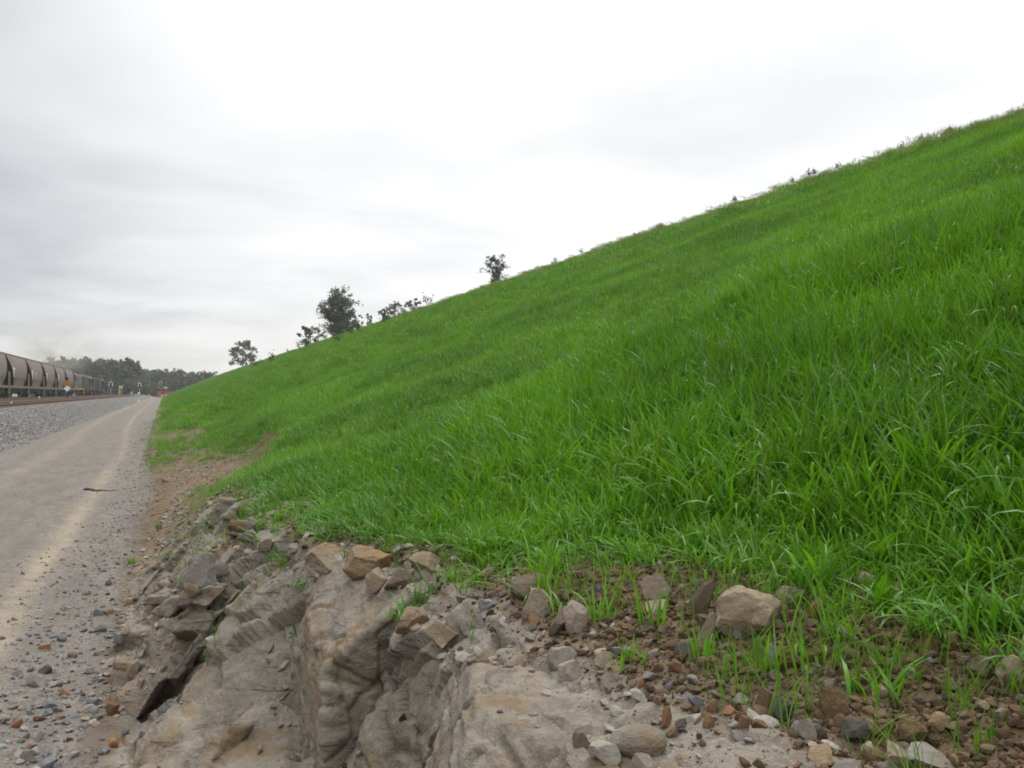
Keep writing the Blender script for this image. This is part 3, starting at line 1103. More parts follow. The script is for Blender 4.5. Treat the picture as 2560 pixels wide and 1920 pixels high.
def make_loco(y, cols, label, cab_back=True):
    """cols: hood, cab, roof, sill colours"""
    t = empty("locomotive", (-15.3, y, RZ))
    tag(t, label, "locomotive", "diesel locomotives hauling the coal train")
    L = 9.3
    hood, cabm, roofm, sill, trim = cols
    MB().box(-1.4, 1.4, -L, L, 1.0, 1.32, .03).build("underframe", sill, t)
    sg = -1 if cab_back else 1
    # cab: full width with a rounded roof
    y0, y1 = (-L + .7, -L + 3.6) if cab_back else (L - 3.6, L - .7)

    def arch(yv, w_, z0, z1, z2):
        return [(-w_, yv, z0), (-w_, yv, z1), (-w_ * .82, yv, z1 + (z2 - z1) * .6), (-w_ * .45, yv, z2 - .03), (0, yv, z2), (w_ * .45, yv, z2 - .03), (w_ * .82, yv, z1 + (z2 - z1) * .6), (w_, yv, z1), (w_, yv, z0)]
    cb = MB().loft([arch(y0, 1.4, 1.32, 3.45, 4.02), arch(y1, 1.4, 1.32, 3.45, 4.02)]).build("cab", cabm, t)
    rf = MB().loft([arch(y0 - .12, 1.44, 3.44, 3.47, 4.07), arch(y1 + .12, 1.44, 3.44, 3.47, 4.07)]).build("roof", roofm, cb)
    for sx in (-1, 1):
        MB().box(sx * 1.405 - .01, sx * 1.405 + .01, y0 + .5, y0 + 1.3, 2.55, 3.25).build("window", GLASS, cb)
        MB().box(sx * 1.405 - .01, sx * 1.405 + .01, y1 - 1.1, y1 - .4, 2.55, 3.25).build("window", GLASS, cb)
        ye = y0 - .012 if cab_back else y1 + .012
        MB().box(sx * .68 - .42, sx * .68 + .42, ye - .01, ye + .01, 2.55, 3.2).build("window", GLASS, cb)
        MB().box(sx * 1.403 - .008, sx * 1.403 + .008, y0, y1, 1.4, 1.75).build("stripe", trim, cb)
    # long hood
    h0, h1 = (y1, L - .6) if cab_back else (-L + .6, y0)
    hd = MB().loft([arch(h0, 1.12, 1.32, 3.5, 3.85), arch(h1, 1.12, 1.32, 3.5, 3.85)]).build("hood", hood, t)
    n = 9
    for sx in (-1, 1):
        dr = MB()
        for i in range(n):
            a = h0 + .5 + (h1 - h0 - 1) * i / n
            dr.box(sx * 1.125 - .015, sx * 1.125 + .015, a + .06, a + (h1 - h0 - 1) / n - .06, 1.5, 3.3)
        dr.build("access_panel", hood, hd)
    for f in (.3, .55):
        a = h0 + (h1 - h0) * f
        MB().box(-.6, .6, a - .6, a + .6, 3.8, 4.0, .05).build("radiator", roofm, hd)
    MB().tube([(0, h0 + (h1 - h0) * .45, 3.82), (0, h0 + (h1 - h0) * .45, 4.1)], .22, 12).build("exhaust", BOGIE, hd)
    for sx in (-1, 1):
        hr = MB()
        for a in np.linspace(h0 + .2, h1 - .1, 8):
            hr.tube([(sx * 1.36, a, 1.32), (sx * 1.36, a, 2.3)], .022, 5)
        hr.tube([(sx * 1.36, h0 + .2, 2.3), (sx * 1.36, h1 - .1, 2.3)], .022, 5)
        hr.build("handrail", trim, t)
    MB().box(-1.2, 1.2, -2.6, 2.6, .35, 1.0, .12).build("fuel_tank", BOGIE, t)
    for sy in (-1, 1):
        bogie(t, sy * 6.2, 3, 3.4, .5)
        MB().box(-.15, .15, sy * L - .4, sy * L + .4, .75, 1.0, .02).build("coupler", BOGIE, t)
        for sx in (-1, 1):
            MB().box(sx * 1.3 - .08, sx * 1.3 + .08, sy * (L - .12) - .1, sy * (L - .12) + .1, .3, 1.0).build("step", trim, t)
    return t


GREYP = simple("loco_grey", (0.11, 0.112, 0.102), 0.85, 0.15, 1.0)
YELP = simple("loco_yellow", (0.30, 0.185, 0.055), 0.8, 0.2, 1.0)
TEAL = simple("loco_teal", (0.026, 0.044, 0.042), 0.85, 0.2, 1.0)
NAVY = simple("loco_navy", (0.010, 0.013, 0.019), 0.85, 0.25, 1.0)
BRNP = simple("loco_roof_brown", (0.24, 0.145, 0.09), 0.7, 0.3, 1.2)
PALER = simple("loco_roof_pale", (0.30, 0.28, 0.24), 0.7, 0.2, 1.2)
DKGRN = simple("loco_green", (0.016, 0.024, 0.020), 0.85, 0.25, 1.0)
ly = ys[5] + 6.65 + 10.2
make_loco(ly, (GREYP, GREYP, BRNP, YELP, YELP), "grey and yellow locomotive coupled in front of the leading coal wagon")
make_loco(ly + 20.0, (TEAL, TEAL, PALER, DKGRN, YELP), "blue green locomotive with pale roof behind the grey and yellow one", False)
make_loco(ly + 40.0, (NAVY, DKGRN, DKGRN, NAVY, GREYP), "dark green locomotive between the blue green and the leading dark one")
make_loco(ly + 60.0, (NAVY, NAVY, BRNP, BOGIE, GREYP), "dark navy locomotive at the head of the train", False)


# smoke over the locomotives
def smoke_plume():
    me = bpy.data.meshes.new("smoke")
    b = bmesh.new()
    bmesh.ops.create_icosphere(b, subdivisions=3, radius=1.0)
    b.to_mesh(me); b.free()
    o = bpy.data.objects.new("smoke", me)
    o.location = (-21.5, 212, 13.0)
    o.scale = (12, 34, 9.6)
    link(o)
    m, k = new_mat("smoke")
    tc = k.add('ShaderNodeTexCoord').outputs['Object']
    sp = k.add('ShaderNodeSeparateXYZ'); k.put(sp.inputs[0], tc)
    r = k.vmath('LENGTH', tc)
    fall = k.step(r, 1.0, 0.35)
    n = k.noise(tc, 2.2, 4, 0.6, 0.5)
    dens = k.math('MULTIPLY', fall, k.step(n, 0.42, 0.7))
    low = k.step(sp.outputs[2], 0.35, -0.75)
    amt = k.math('ADD', 0.011, k.math('MULTIPLY', low, 0.075))
    dens = k.math('MULTIPLY', dens, amt)
    v = k.add('ShaderNodeVolumePrincipled')
    v.inputs['Color'].default_value = (0.60, 0.56, 0.50, 1)
    k.put(v.inputs['Density'], dens)
    k.put(k.add('ShaderNodeOutputMaterial').inputs[1], v.outputs[0])
    me.materials.append(m)
    tag(o, "brown and blue-grey exhaust smoke drifting above the locomotives", "smoke", kind='stuff')


smoke_plume()

# ------------------------------------------------------------------ signs, signals and railway furniture
BLACK = simple("signal_black", (0.015, 0.015, 0.016), 0.6, 0.2, 3.0)
STEEL = simple("galvanised_steel", (0.34, 0.35, 0.35), 0.5, 0.15, 4.0, 0.4)
ORANGE = simple("orange_sign", (0.42, 0.135, 0.015), 0.5, 0.12, 3.0)
RUSTP = simple("rusty_post", (0.09, 0.045, 0.032), 0.8, 0.3, 4.0)
YELLOW = simple("yellow_box", (0.58, 0.36, 0.03), 0.5, 0.12, 3.0)
BRICK_GREY = simple("hut_door", (0.20, 0.215, 0.24), 0.6, 0.1, 2.0)
ROOFD = simple("hut_roof", (0.035, 0.028, 0.025), 0.7, 0.3, 2.0)


def at(px, zc, z=None, py=None):
    """point on a photo column at depth zc"""
    v = ray(px, 983)
    f = zc / (v.x * math.sin(YAW) + v.y * math.cos(YAW))
    x, y = v.x * f, v.y * f
    if z is None:
        z = CAM_Z + (983 - py) / 2217.0 * zc
    return Vector((x, y, z))


# orange sign
p = at(168, 86, 0.80)
t = empty("trackside_sign", p)
tag(t, "orange square sign over a white diamond on a rusty post before the wagons", "sign")
H = 1.0
MB().tube([(0, 0, 0), (0, 0, 2.2)], .05, 8).build("post", RUSTP, t)
MB().box(-.27, .27, -.075, -.052, 1.37, 1.80, .005).build("panel", ORANGE, t)
d = MB()
d.loft([[(0, -.075, .80), (.30, -.075, 1.12), (.10, -.075, 1.33), (-.10, -.075, 1.33), (-.30, -.075, 1.12)],
        [(0, -.052, .80), (.30, -.052, 1.12), (.10, -.052, 1.33), (-.10, -.052, 1.33), (-.30, -.052, 1.12)]])
d.build("diamond_plate", WHITE, t)
MB().tube([(0, -.02, 1.9), (0, -.02, 2.18)], [.10, .12], 10).build("lamp", BLACK, t)


def signal(px, zc, zbase, ztop, label, two=False, scale=1.0):
    p = at(px, zc, zbase)
    t = empty("railway_signal", p)
    tag(t, label, "railway signal", "colour light signals beyond the train")
    h = ztop - zbase
    MB().tube([(0, 0, 0), (0, 0, h - .3)], .09, 8).build("post", STEEL, t)
    MB().box(-.25, .25, -.25, .25, 0, .3).build("footing", CONC, t)

    def oval(w_, z0, z1, yf, yb):
        pts = []
        for i in range(24):
            a = 2 * math.pi * i / 24
            cx, sz = math.cos(a), math.sin(a)
            zc_ = z1 - w_ if sz >= 0 else z0 + w_
            pts.append((w_ * cx, zc_ + w_ * sz))
        return [[(x, yf, z) for x, z in pts], [(x, yb, z) for x, z in pts]]
    W = .44 * scale
    hz0 = h - 1.45 * scale
    hd = MB().loft(oval(W, hz0, h, -.16, -.12)).build("signal_head", BLACK, t)
    bd = MB()
    n = 18
    inner, outer = W * .62, W * 1.0
    prof = [(-1, hz0 + .05)] + [None] * n + [(1, hz0 + .05)]
    zc_ = h - W
    ring = []
    for i in range(n + 1):
        a = math.pi - math.pi * i / n
        ring.append((math.cos(a), math.sin(a)))
    for rr_ in [(-1, None)]:
        pts = [((-outer, hz0 + .25), (-inner, hz0 + .25))] + [((outer * c, zc_ + outer * s_), (inner * c, zc_ + inner * s_)) for c, s_ in ring] + [((outer, hz0 + .25), (inner, hz0 + .25))]
        vo = [(bd.bm.verts.new((a[0], -.185, a[1])), bd.bm.verts.new((b_[0], -.185, b_[1])), bd.bm.verts.new((a[0], -.163, a[1])), bd.bm.verts.new((b_[0], -.163, b_[1]))) for a, b_ in pts]
        for q0, q1 in zip(vo, vo[1:]):
            bd.bm.faces.new((q0[0], q0[1], q1[1], q1[0]))
            bd.bm.faces.new((q0[0], q1[0], q1[2], q0[2]))
            bd.bm.faces.new((q0[1], q0[3], q1[3], q1[1]))
            bd.bm.faces.new((q0[2], q1[2], q1[3], q0[3]))
    bd.build("border", WHITE, hd)
    for q in range(2):
        zz = h - W - .05 - q * .5 * scale
        MB().tube([(0, -.13, zz), (0, -.30, zz)], .12 * scale, 12).build("lens_hood", BLACK, hd)
    if two:
        z1_ = hz0 - .02
        l2 = MB().loft(oval(.55 * scale, z1_ - 1.35 * scale, z1_, -.16, -.12)).build("lower_head", STEEL, t)
        MB().loft(oval(.34 * scale, z1_ - 1.1 * scale, z1_ - .25, -.20, -.162)).build("lens_plate", BLACK, l2)
    return t


signal(277, 222, 0.75, 4.35, "lone signal with white arch on its head just past the leading locomotive")
signal(349, 262, 0.75, 4.6, "signal with white arch on its head and olive shrubs behind it")
signal(402, 312, 0.1, 5.8, "tall double signal with white arch standing behind the brick hut", True)

t = empty("dwarf_signal", at(414, 308, 0.0))
tag(t, "small signal with white ring showing above the brick hut roof", "signal")
MB().tube([(0, 0, 0), (0, 0, 2.9)], .06, 8).build("post", STEEL, t)
b = MB()
b.tube([(.42 * math.cos(a), -.1, 3.15 + .42 * math.sin(a)) for a in np.linspace(0, 2 * math.pi, 17)], .12, 6)
b.build("ring", WHITE, t)
MB().tube([(0, -.02, 3.15), (0, -.08, 3.15)], .36, 14).build("head", STEEL, t)

# yellow post box with two pale posts
t = empty("control_box", at(300, 215, 0.78))
tag(t, "tall yellow railway control box with a dark side near the signals", "control box")
MB().box(-.32, .14, -.2, .2, .45, 1.55, .02).build("cabinet", YELLOW, t)
MB().box(.15, .34, -.18, .18, 0.0, 1.75, .01).build("side_panel", RUSTP, t)
MB().box(-.18, .06, -.1, .1, 0, .45).build("leg", YELLOW, t)
for px, lab in ((299.5, "left of two speckled pale posts over the yellow control box"), (304.5, "right of two speckled pale posts over the yellow control box")):
    t = empty("marker_post", at(px, 226, 0.75))
    tag(t, lab, "post", "pale posts by the yellow box")
    MB().tube([(0, 0, 0), (0, 0, 2.55)], .10, 8).build("post_shaft", STEEL, t)
    MB().box(-.15, .15, -.14, .14, 1.95, 2.6, .04).build("cap", WHITE, t)


def cabinet(px, zc, z0, w_, h_, dpt, mat, label, cat="cabinet"):
    t = empty("equipment_cabinet", at(px, zc, z0))
    tag(t, label, cat)
    MB().box(-w_ / 2, w_ / 2, -dpt / 2, dpt / 2, .08, h_, .02).build("body", mat, t)
    MB().box(-w_ / 2 - .04, w_ / 2 + .04, -dpt / 2 - .04, dpt / 2 + .04, h_ + .002, h_ + .07, .02).build("lid", mat, t)
    MB().box(-w_ / 2 + .05, w_ / 2 - .05, -dpt / 2 + .05, dpt / 2 - .05, 0, .078).build("plinth", CONC, t)
    return t


cabinet(329, 240, 0.75, .75, 1.0, .6, STEEL, "grey equipment cabinet standing near the second arched signal")
cabinet(339, 238, 0.75, .7, .35, .5, WHITE, "low white box between the grey cabinet and the second arched signal", "box")
cabinet(184.5, 118, 0.78, .42, .5, .4, STEEL, "small pale grey box beside the leading coal wagon", "box")
cabinet(152, 108, 0.70, .7, .2, .4, STEEL, "low flat pale box on the ballast beside the train", "box")
cabinet(347, 262, 0.9, .6, .8, .5, WHITE, "little white box at the foot of the second arched signal", "box")


def peg(px, py, zc, w_, h_, label, name="marker_peg", cat="marker"):
    v = at(px, zc, py=py)
    t = empty(name, v)
    tag(t, label, cat)
    MB().box(-w_ / 2, w_ / 2, -w_ / 2, w_ / 2, -.05, h_, w_ * .18).build("body", WHITE, t)
    MB().box(-w_ * .36, w_ * .36, -w_ * .36, w_ * .36, h_ + .002, h_ + w_ * .35, w_ * .12).build("cap", WHITE, t)


peg(98.5, 995, 70, .055, .14, "tiny white peg on the ballast between the two nearest tracks")
peg(29, 1008, 42, .045, .07, "small cream peg on the sleepers of the nearest track")
peg(346.5, 1004, 118, .22, .22, "larger white marker block on the edge of the ballast")
peg(379, 999, 160, .22, .2, "smaller white marker block on the ballast edge nearer the hut")
peg(405.5, 997, 275, .20, 1.35, "slim white post standing in front of the brick hut", "marker_post", "post")
peg(414.5, 993, 280, .6, .55, "pale orange block at the foot of the brick hut wall", "stone_block", "block")

# brick hut
def brick_material():
    m, k = new_mat("red_brick")
    tc = k.add('ShaderNodeTexCoord').outputs['Object']
    mp = k.add('ShaderNodeMapping'); k.put(mp.inputs[0], tc)
    mp.inputs['Rotation'].default_value = (R(90), 0, 0)
    b = k.add('ShaderNodeTexBrick')
    k.put(b.inputs['Vector'], mp.outputs[0])
    b.inputs['Scale'].default_value = 4.0
    b.inputs['Color1'].default_value = (0.52, 0.185, 0.085, 1)
    b.inputs['Color2'].default_value = (0.42, 0.145, 0.07, 1)
    b.inputs['Mortar'].default_value = (0.30, 0.24, 0.19, 1)
    b.inputs['Mortar Size'].default_value = 0.012
    c = k.mix(k.step(k.noise(tc, 1.1, 4, 0.6), 0.4, 0.7), b.outputs[0], (0.36, 0.16, 0.085))
    finish(k, c, 0.9, None)
    return m


BR = brick_material()
p = at(415, 292, 0.0)
t = empty("brick_hut", p, -R(6))
tag(t, "small red brick hut with a dark flat roof at the end of the road", "hut")
MB().box(-2.7, 2.9, 0, 3.2, -.1, 2.55).build("wall", BR, t)
rf = MB().box(-3.0, 3.3, -.45, 3.6, 2.552, 2.78, .02).build("roof", ROOFD, t)
MB().box(-3.02, 3.32, -.49, -.452, 2.5, 2.8).build("gutter", RUSTP, rf)
d = MB().box(1.35, 2.35, -.06, -.003, 0.0, 2.15).build("door", BRICK_GREY, t)
MB().box(1.25, 1.348, -.08, -.003, 0, 2.25).build("frame", STEEL, d)
MB().box(1.45, 1.52, -.11, -.062, 1.0, 1.2).build("handle", STEEL, d)
MB().box(-1.3, -.5, -.05, -.003, 1.2, 1.75).build("vent", RUSTP, t)


# ------------------------------------------------------------------ trees
def tube_np(pts, rad, n=6):
    pts = np.asarray(pts, float)
    V, F = [], []
    a = None
    for i, p_ in enumerate(pts):
        t_ = pts[min(i + 1, len(pts) - 1)] - pts[max(i - 1, 0)]
        t_ /= np.linalg.norm(t_) + 1e-9
        if a is None:
            a = np.cross(t_, (0.3, 0.9, 0.2)); 
        a = a - t_ * (a @ t_); a /= np.linalg.norm(a) + 1e-9
        b_ = np.cross(t_, a)
        for j in range(n):
            q = 2 * math.pi * j / n
            V.append(p_ + (a * math.cos(q) + b_ * math.sin(q)) * rad[i])
    for i in range(len(pts) - 1):
        for j in range(n):
            F.append((i * n + j, i * n + (j + 1) % n, (i + 1) * n + (j + 1) % n, (i + 1) * n + j))
    return np.array(V), np.array(F)


def leaf_quads(centres, size, r):
    n = len(centres)
    u = r.normal(size=(n, 3)); u /= np.linalg.norm(u, axis=1)[:, None]
    v = r.normal(size=(n, 3)); v -= u * (u * v).sum(1)[:, None]; v /= np.linalg.norm(v, axis=1)[:, None]
    sz = (size * r.uniform(0.6, 1.3, n))[:, None]
    u = u * sz; v = v * sz * 0.55
    V = np.stack([centres - u, centres - v * 0.9 + u * .1, centres + u, centres + v * 0.9 + u * .1], 1).reshape(-1, 3)
    F = np.arange(4 * n).reshape(n, 4)
    return V, F


def tree_meshes(seed, h, spread, leaf, nl, clumps, crown0=0.3, lean=0.0, trunk_r=0.03, mat=LEAF, top_round=0.5, stems=1):
    """a gum: trunk with limbs, and leaf clumps held at the limb ends"""
    r = np.random.default_rng(seed)
    VT, FT, off = [], [], 0

    def add(V, F):
        nonlocal off
        VT.append(V); FT.append(F + off); off += len(V)
    ends = []
    for st_ in range(stems):
        lx, ly_ = (lean + r.normal() * .05) * h, r.normal() * 0.04 * h
        if stems > 1:
            lx += (st_ - (stems - 1) / 2) * 0.22 * h
        ts = np.linspace(0, 1, 7)
        trunk = np.stack([lx * ts ** 1.3 + r.normal(size=7) * .012 * h * ts, ly_ * ts + r.normal(size=7) * .012 * h * ts, h * .9 * ts], 1)
        add(*tube_np(trunk, h * trunk_r * (1 - .85 * ts) + .01))
        for i in range(clumps // stems):
            f = crown0 + (1 - crown0) * (i + r.uniform(0, 1)) / (clumps // stems)
            f = min(f, .99)
            b0 = np.array([np.interp(f * .92, ts, trunk[:, q]) for q in range(3)])
            a = r.uniform(0, 2 * math.pi)
            ff = (f - crown0) / (1 - crown0)
            rad = spread * h * (math.sin(math.pi * (0.20 + 0.66 * ff)) ** 0.6) * r.uniform(.35, 1.0)
            e = b0 + np.array([math.cos(a) * rad, math.sin(a) * rad, h * r.uniform(.02, .13)])
            mid = (b0 + e) / 2 + np.array([0, 0, -.02 * h])
            add(*tube_np([b0, mid, e], np.array([.009, .006, .003]) * h * (1 - .4 * f), 5))
            ends.append((e, h * r.uniform(.06, .12) * (1.1 - .3 * ff)))
            for q_ in range(3):
                e2 = e + r.normal(size=3) * np.array([.07, .07, .055]) * h
                add(*tube_np([mid, (mid + e2) / 2 + np.array([0, 0, -.01 * h]), e2], np.array([.005, .0035, .002]) * h, 4))
                ends.append((e2, h * r.uniform(.035, .085)))
    C = []
    per = nl // len(ends)
    for e, rad in ends:
        n = int(per * r.uniform(.6, 1.4))
        q = r.normal(size=(n, 3)); q /= np.linalg.norm(q, axis=1)[:, None]
        q *= (r.uniform(0, 1, n) ** .38)[:, None] * rad * r.uniform(.75, 1.35, n)[:, None]
        q[:, 2] *= .72
        C.append(e + q)
    C = np.concatenate(C)
    VL, FL = leaf_quads(C, leaf, r)
    trunk_me = np_mesh("trunk", np.concatenate(VT), np.concatenate(FT))
    trunk_me.materials.append(BARK)
    crown_me = np_mesh("crown", VL, FL, False)
    fattr(crown_me, 'rnd', np.repeat(np.clip(.5 + .22 * r.normal(size=len(C)), 0, 1), 4))
    crown_me.materials.append(mat)
    return trunk_me, crown_me


def place_tree(name, meshes, loc, rz, sc, label, cat="tree", group=None):
    t = empty(name, loc, rz)
    t.scale = (sc, sc, sc) if not isinstance(sc, tuple) else sc
    tag(t, label, cat, group)
    link(bpy.data.objects.new("trunk", meshes[0]), t)
    link(bpy.data.objects.new("crown", meshes[1]), t)
    return t


# trees that stand behind the crest of the embankment
def crest_tree(px, pyb, pyt, zc, label, name="gum_tree", **kw):
    zb = CAM_Z + (983 - pyb) / 2217 * zc
    ztop = CAM_Z + (983 - pyt) / 2217 * zc
    zb -= 1.2
    p = at(px, zc, zb)
    h = ztop - zb
    m = tree_meshes(kw.pop('seed'), h, kw.pop('spread'), kw.pop('leaf'), kw.pop('nl'), kw.pop('clumps'), **kw)
    return place_tree(name, m, p, 0, 1, label)


crest_tree(607, 915, 848, 330, "round gum tree nearest the road end of the crest", seed=11, spread=.46, leaf=.32, nl=4200, clumps=26, crown0=.16)
crest_tree(842, 848, 716, 165, "tallest gum tree on the crest, with a dense drooping crown", seed=24, spread=.215, leaf=.21, nl=8000, clumps=50, crown0=.14, lean=-.05)
crest_tree(872, 850, 775, 168, "lower leafy gum growing against the right of the tallest tree", seed=29, spread=.42, leaf=.20, nl=3000, clumps=24, crown0=.05)
crest_tree(776, 852, 812, 175, "small dark gum just left of the tallest crest tree", seed=31, spread=.55, leaf=.18, nl=2200, clumps=18, crown0=.05)
crest_tree(795, 850, 800, 172, "thin straggly sapling between the small dark gum and the tallest tree", seed=33, spread=.35, leaf=.14, nl=260, clumps=9, crown0=.25)
crest_tree(918, 800, 783, 190, "small round bush alone right of the tallest tree", "bush", seed=37, spread=.7, leaf=.16, nl=900, clumps=12, crown0=.05)
crest_tree(957, 792, 770, 195, "small bushy gum left of a row of three on the crest", seed=41, spread=.55, leaf=.16, nl=900, clumps=14, crown0=.1)
crest_tree(975, 790, 762, 195, "middle gum in a row of three on the crest", seed=43, spread=.5, leaf=.16, nl=900, clumps=14, crown0=.1)
crest_tree(996, 782, 752, 195, "tallest gum at the right of a row of three on the crest", seed=47, spread=.5, leaf=.16, nl=1300, clumps=16, crown0=.15)
crest_tree(1035, 770, 747, 180, "low rounded gum crown nearest below the twin gum on the crest", seed=53, spread=.75, leaf=.16, nl=1600, clumps=18, crown0=.1)
crest_tree(1239, 702, 631, 105, "twin stemmed open gum high on the crest against bright sky", seed=59, spread=.20, leaf=.10, nl=2700, clumps=34, crown0=.10, stems=2, trunk_r=.016)

# the far tree line: every tree an object, five kinds of crown
kinds = [tree_meshes(101, 14, .36, .55, 2600, 34, crown0=.08, mat=LEAF_FAR),
         tree_meshes(102, 14, .44, .55, 2900, 34, crown0=.05, mat=LEAF_FAR),
         tree_meshes(103, 14, .30, .50, 2000, 26, crown0=.22, mat=LEAF_FAR),
         tree_meshes(104, 14, .50, .55, 3000, 36, crown0=.05, mat=LEAF_FAR, stems=2),
         tree_meshes(105, 14, .26, .45, 1500, 20, crown0=.35, mat=LEAF_FAR)]
KL = ["broad dark gum tree in the far tree line beyond the train", "spreading full gum tree in the far tree line beyond the train",
      "slender gum tree with bare lower trunk in the far tree line", "wide twin stemmed gum tree in the far tree line",
      "thin open topped gum tree standing up from the far tree line"]
tops = [(112, 915), (125, 900), (140, 896), (152, 908), (165, 914), (180, 908), (196, 900), (205, 897), (218, 905), (232, 902), (246, 906), (254, 895), (266, 912), (278, 906), (290, 903),
        (300, 900), (312, 902), (325, 908), (337, 918), (350, 932), (362, 930), (374, 921), (384, 928), (392, 926), (402, 930), (414, 924), (425, 924), (436, 927), (447, 932), (456, 925),
        (467, 938), (480, 932), (492, 938), (505, 933), (518, 930), (530, 934), (542, 938)]
rt = random.Random(5)
for i, (px, py) in enumerate(tops):
    zc = 300 + rt.uniform(-15, 30) if px < 345 else 390 + rt.uniform(-15, 40)
    kk = rt.choice([0, 1, 1, 3, 0, 2]) if i % 7 != 4 else 4
    if px in (254, 374, 456):
        kk = 4
    h = CAM_Z + (983 - py) / 2217 * zc + .2
    place_tree("gum_tree", kinds[kk], at(px, zc, -0.15), rt.uniform(0, 6.28), (h / 13.6 * rt.uniform(.9, 1.15),) * 2 + (h / 13.6,), KL[kk], "tree", "trees of the far tree line")
shr = [tree_meshes(111, 5, .8, .42, 1500, 26, crown0=.02, mat=LEAF_FAR), tree_meshes(112, 5, .7, .40, 1300, 22, crown0=.02, mat=LEAF_OLIVE)]
for i in range(44):
    px = 108 + i * 10.2 + rt.uniform(-3, 3)
    zc = (283 if px < 345 else 365) + rt.uniform(-6, 8)
    ol = 1 if (318 < px < 372 or rt.random() < .15) else 0
    h = rt.uniform(4.5, 7.5) if not ol else rt.uniform(4.0, 6.0)
    place_tree("bush", shr[ol], at(px, zc, -0.15), rt.uniform(0, 6.28), h / 5, "olive green bush at the foot of the far tree line" if ol else "dark green bush at the foot of the far tree line", "bush", "bushes under the far tree line")

# ------------------------------------------------------------------ scattering (uncountable stuff): one object per kind
def scatter(name, pts, rot, scl, idx, tint, protos, label, cat):
    me = bpy.data.meshes.new(name)
    me.vertices.add(len(pts))
    me.vertices.foreach_set('co', np.ascontiguousarray(pts, np.float32).ravel())
    fattr(me, 'rot', rot, 'FLOAT_VECTOR')
    fattr(me, 'scl', scl, 'FLOAT_VECTOR')
    fattr(me, 'idx', idx, 'INT')
    fattr(me, 'tint', tint)
    o = link(bpy.data.objects.new(name, me))
    tag(o, label, cat, kind='stuff')
    ng = bpy.data.node_groups.new(name, 'GeometryNodeTree')
    ng.interface.new_socket("Geometry", in_out='INPUT', socket_type='NodeSocketGeometry')
    ng.interface.new_socket("Geometry", in_out='OUTPUT', socket_type='NodeSocketGeometry')
    N, Lk = ng.nodes, ng.links
    gi, gout = N.new('NodeGroupInput'), N.new('NodeGroupOutput')
    inst = N.new('GeometryNodeInstanceOnPoints')
    join = N.new('GeometryNodeJoinGeometry')
    for pm in protos:
        oi = N.new('GeometryNodeObjectInfo')
        oi.inputs['Object'].default_value = pm
        g2i = N.new('GeometryNodeGeometryToInstance')
        Lk.new(oi.outputs['Geometry'], g2i.inputs[0])
        Lk.new(g2i.outputs[0], join.inputs[0])

    def na(nm, typ):
        n = N.new('GeometryNodeInputNamedAttribute')
        n.data_type = typ
        n.inputs['Name'].default_value = nm
        return n.outputs[0]
    Lk.new(gi.outputs[0], inst.inputs['Points'])
    Lk.new(join.outputs[0], inst.inputs['Instance'])
    inst.inputs['Pick Instance'].default_value = True
    Lk.new(na('idx', 'INT'), inst.inputs['Instance Index'])
    e2r = N.new('FunctionNodeEulerToRotation')
    Lk.new(na('rot', 'FLOAT_VECTOR'), e2r.inputs[0])
    Lk.new(e2r.outputs[0], inst.inputs['Rotation'])
    Lk.new(na('scl', 'FLOAT_VECTOR'), inst.inputs['Scale'])
    Lk.new(inst.outputs[0], gout.inputs[0])
    mod = o.modifiers.new("scatter", 'NODES')
    mod.node_group = ng
    return o


def proto(name, me):
    return bpy.data.objects.new(name, me)      # never linked to the scene: only its mesh is scattered


# faceted stones
_ico = {}


def ico(sub):
    if sub not in _ico:
        b = bmesh.new()
        bmesh.ops.create_icosphere(b, subdivisions=sub, radius=1.0)
        b.verts.ensure_lookup_table()
        V = np.array([v.co[:] for v in b.verts]); F = np.array([[v.index for v in f.verts] for f in b.faces])
        b.free()
        _ico[sub] = (V, F)
    return _ico[sub]


def stone(seed, sub=2, cuts=9, amp=0.05, dims=(1, 1, .75), keep=(.45, .85), rough=0.0, boxy=False):
    r = np.random.default_rng(seed)
    V, F = ico(sub)
    V = V.copy()
    if boxy:
        V = V / ((np.abs(V) ** 9).sum(1) ** (1 / 9))[:, None]
        keep = (1.0, 1.45)
    for i in range(cuts):
        n = r.normal(size=3); n /= np.linalg.norm(n)
        o = r.uniform(*keep)
        dd = V @ n - o
        V -= np.clip(dd, 0, None)[:, None] * n * .96
    V += (amp * fbm(V[:, 0] * 1.7 + seed * 3.1, V[:, 1] * 1.7, V[:, 2] * 1.7, 4, seed % 97, .55))[:, None] * V
    if rough:
        f1, f2, h, *_ = voro3(V[:, 0] * 2.2 + seed, V[:, 1] * 2.2, V[:, 2] * 3.0, seed % 89)
        V += (rough * (h - .5) - .6 * rough * np.exp(-((f2 - f1) / .07) ** 2))[:, None] * V
        V += (.35 * rough * fbm(V[:, 0] * 9, V[:, 1] * 9, V[:, 2] * 9, 3, seed % 83))[:, None] * V
    V -= (V.max(0) + V.min(0)) / 2
    V /= (V.max(0) - V.min(0)).max() / 2
    ext = (V.max(0) - V.min(0)) / 2
    V = V / ext * np.array(dims)
    return V, F


GRAV = stone_material("gravel_stone", GRAVEL_STOPS)
CLOD = stone_material("clod_stone", CLOD_STOPS)
CHIP = stone_material("chip_stone", CHIP_STOPS)
BALS = stone_material("ballast_stone", BALLAST_STOPS)


def stone_protos(mat, n, seed, flat=.6):
    out = []
    for i in range(n):
        r = np.random.default_rng(seed + i)
        V, F = stone(seed + i, 2, 8, .22, (1, r.uniform(.6, .95), r.uniform(flat * .5, flat * 1.2)), (.35, .8))
        me = np_mesh("stone", V, F, False)
        me.materials.append(mat)
        out.append(proto("stone", me))
    return out


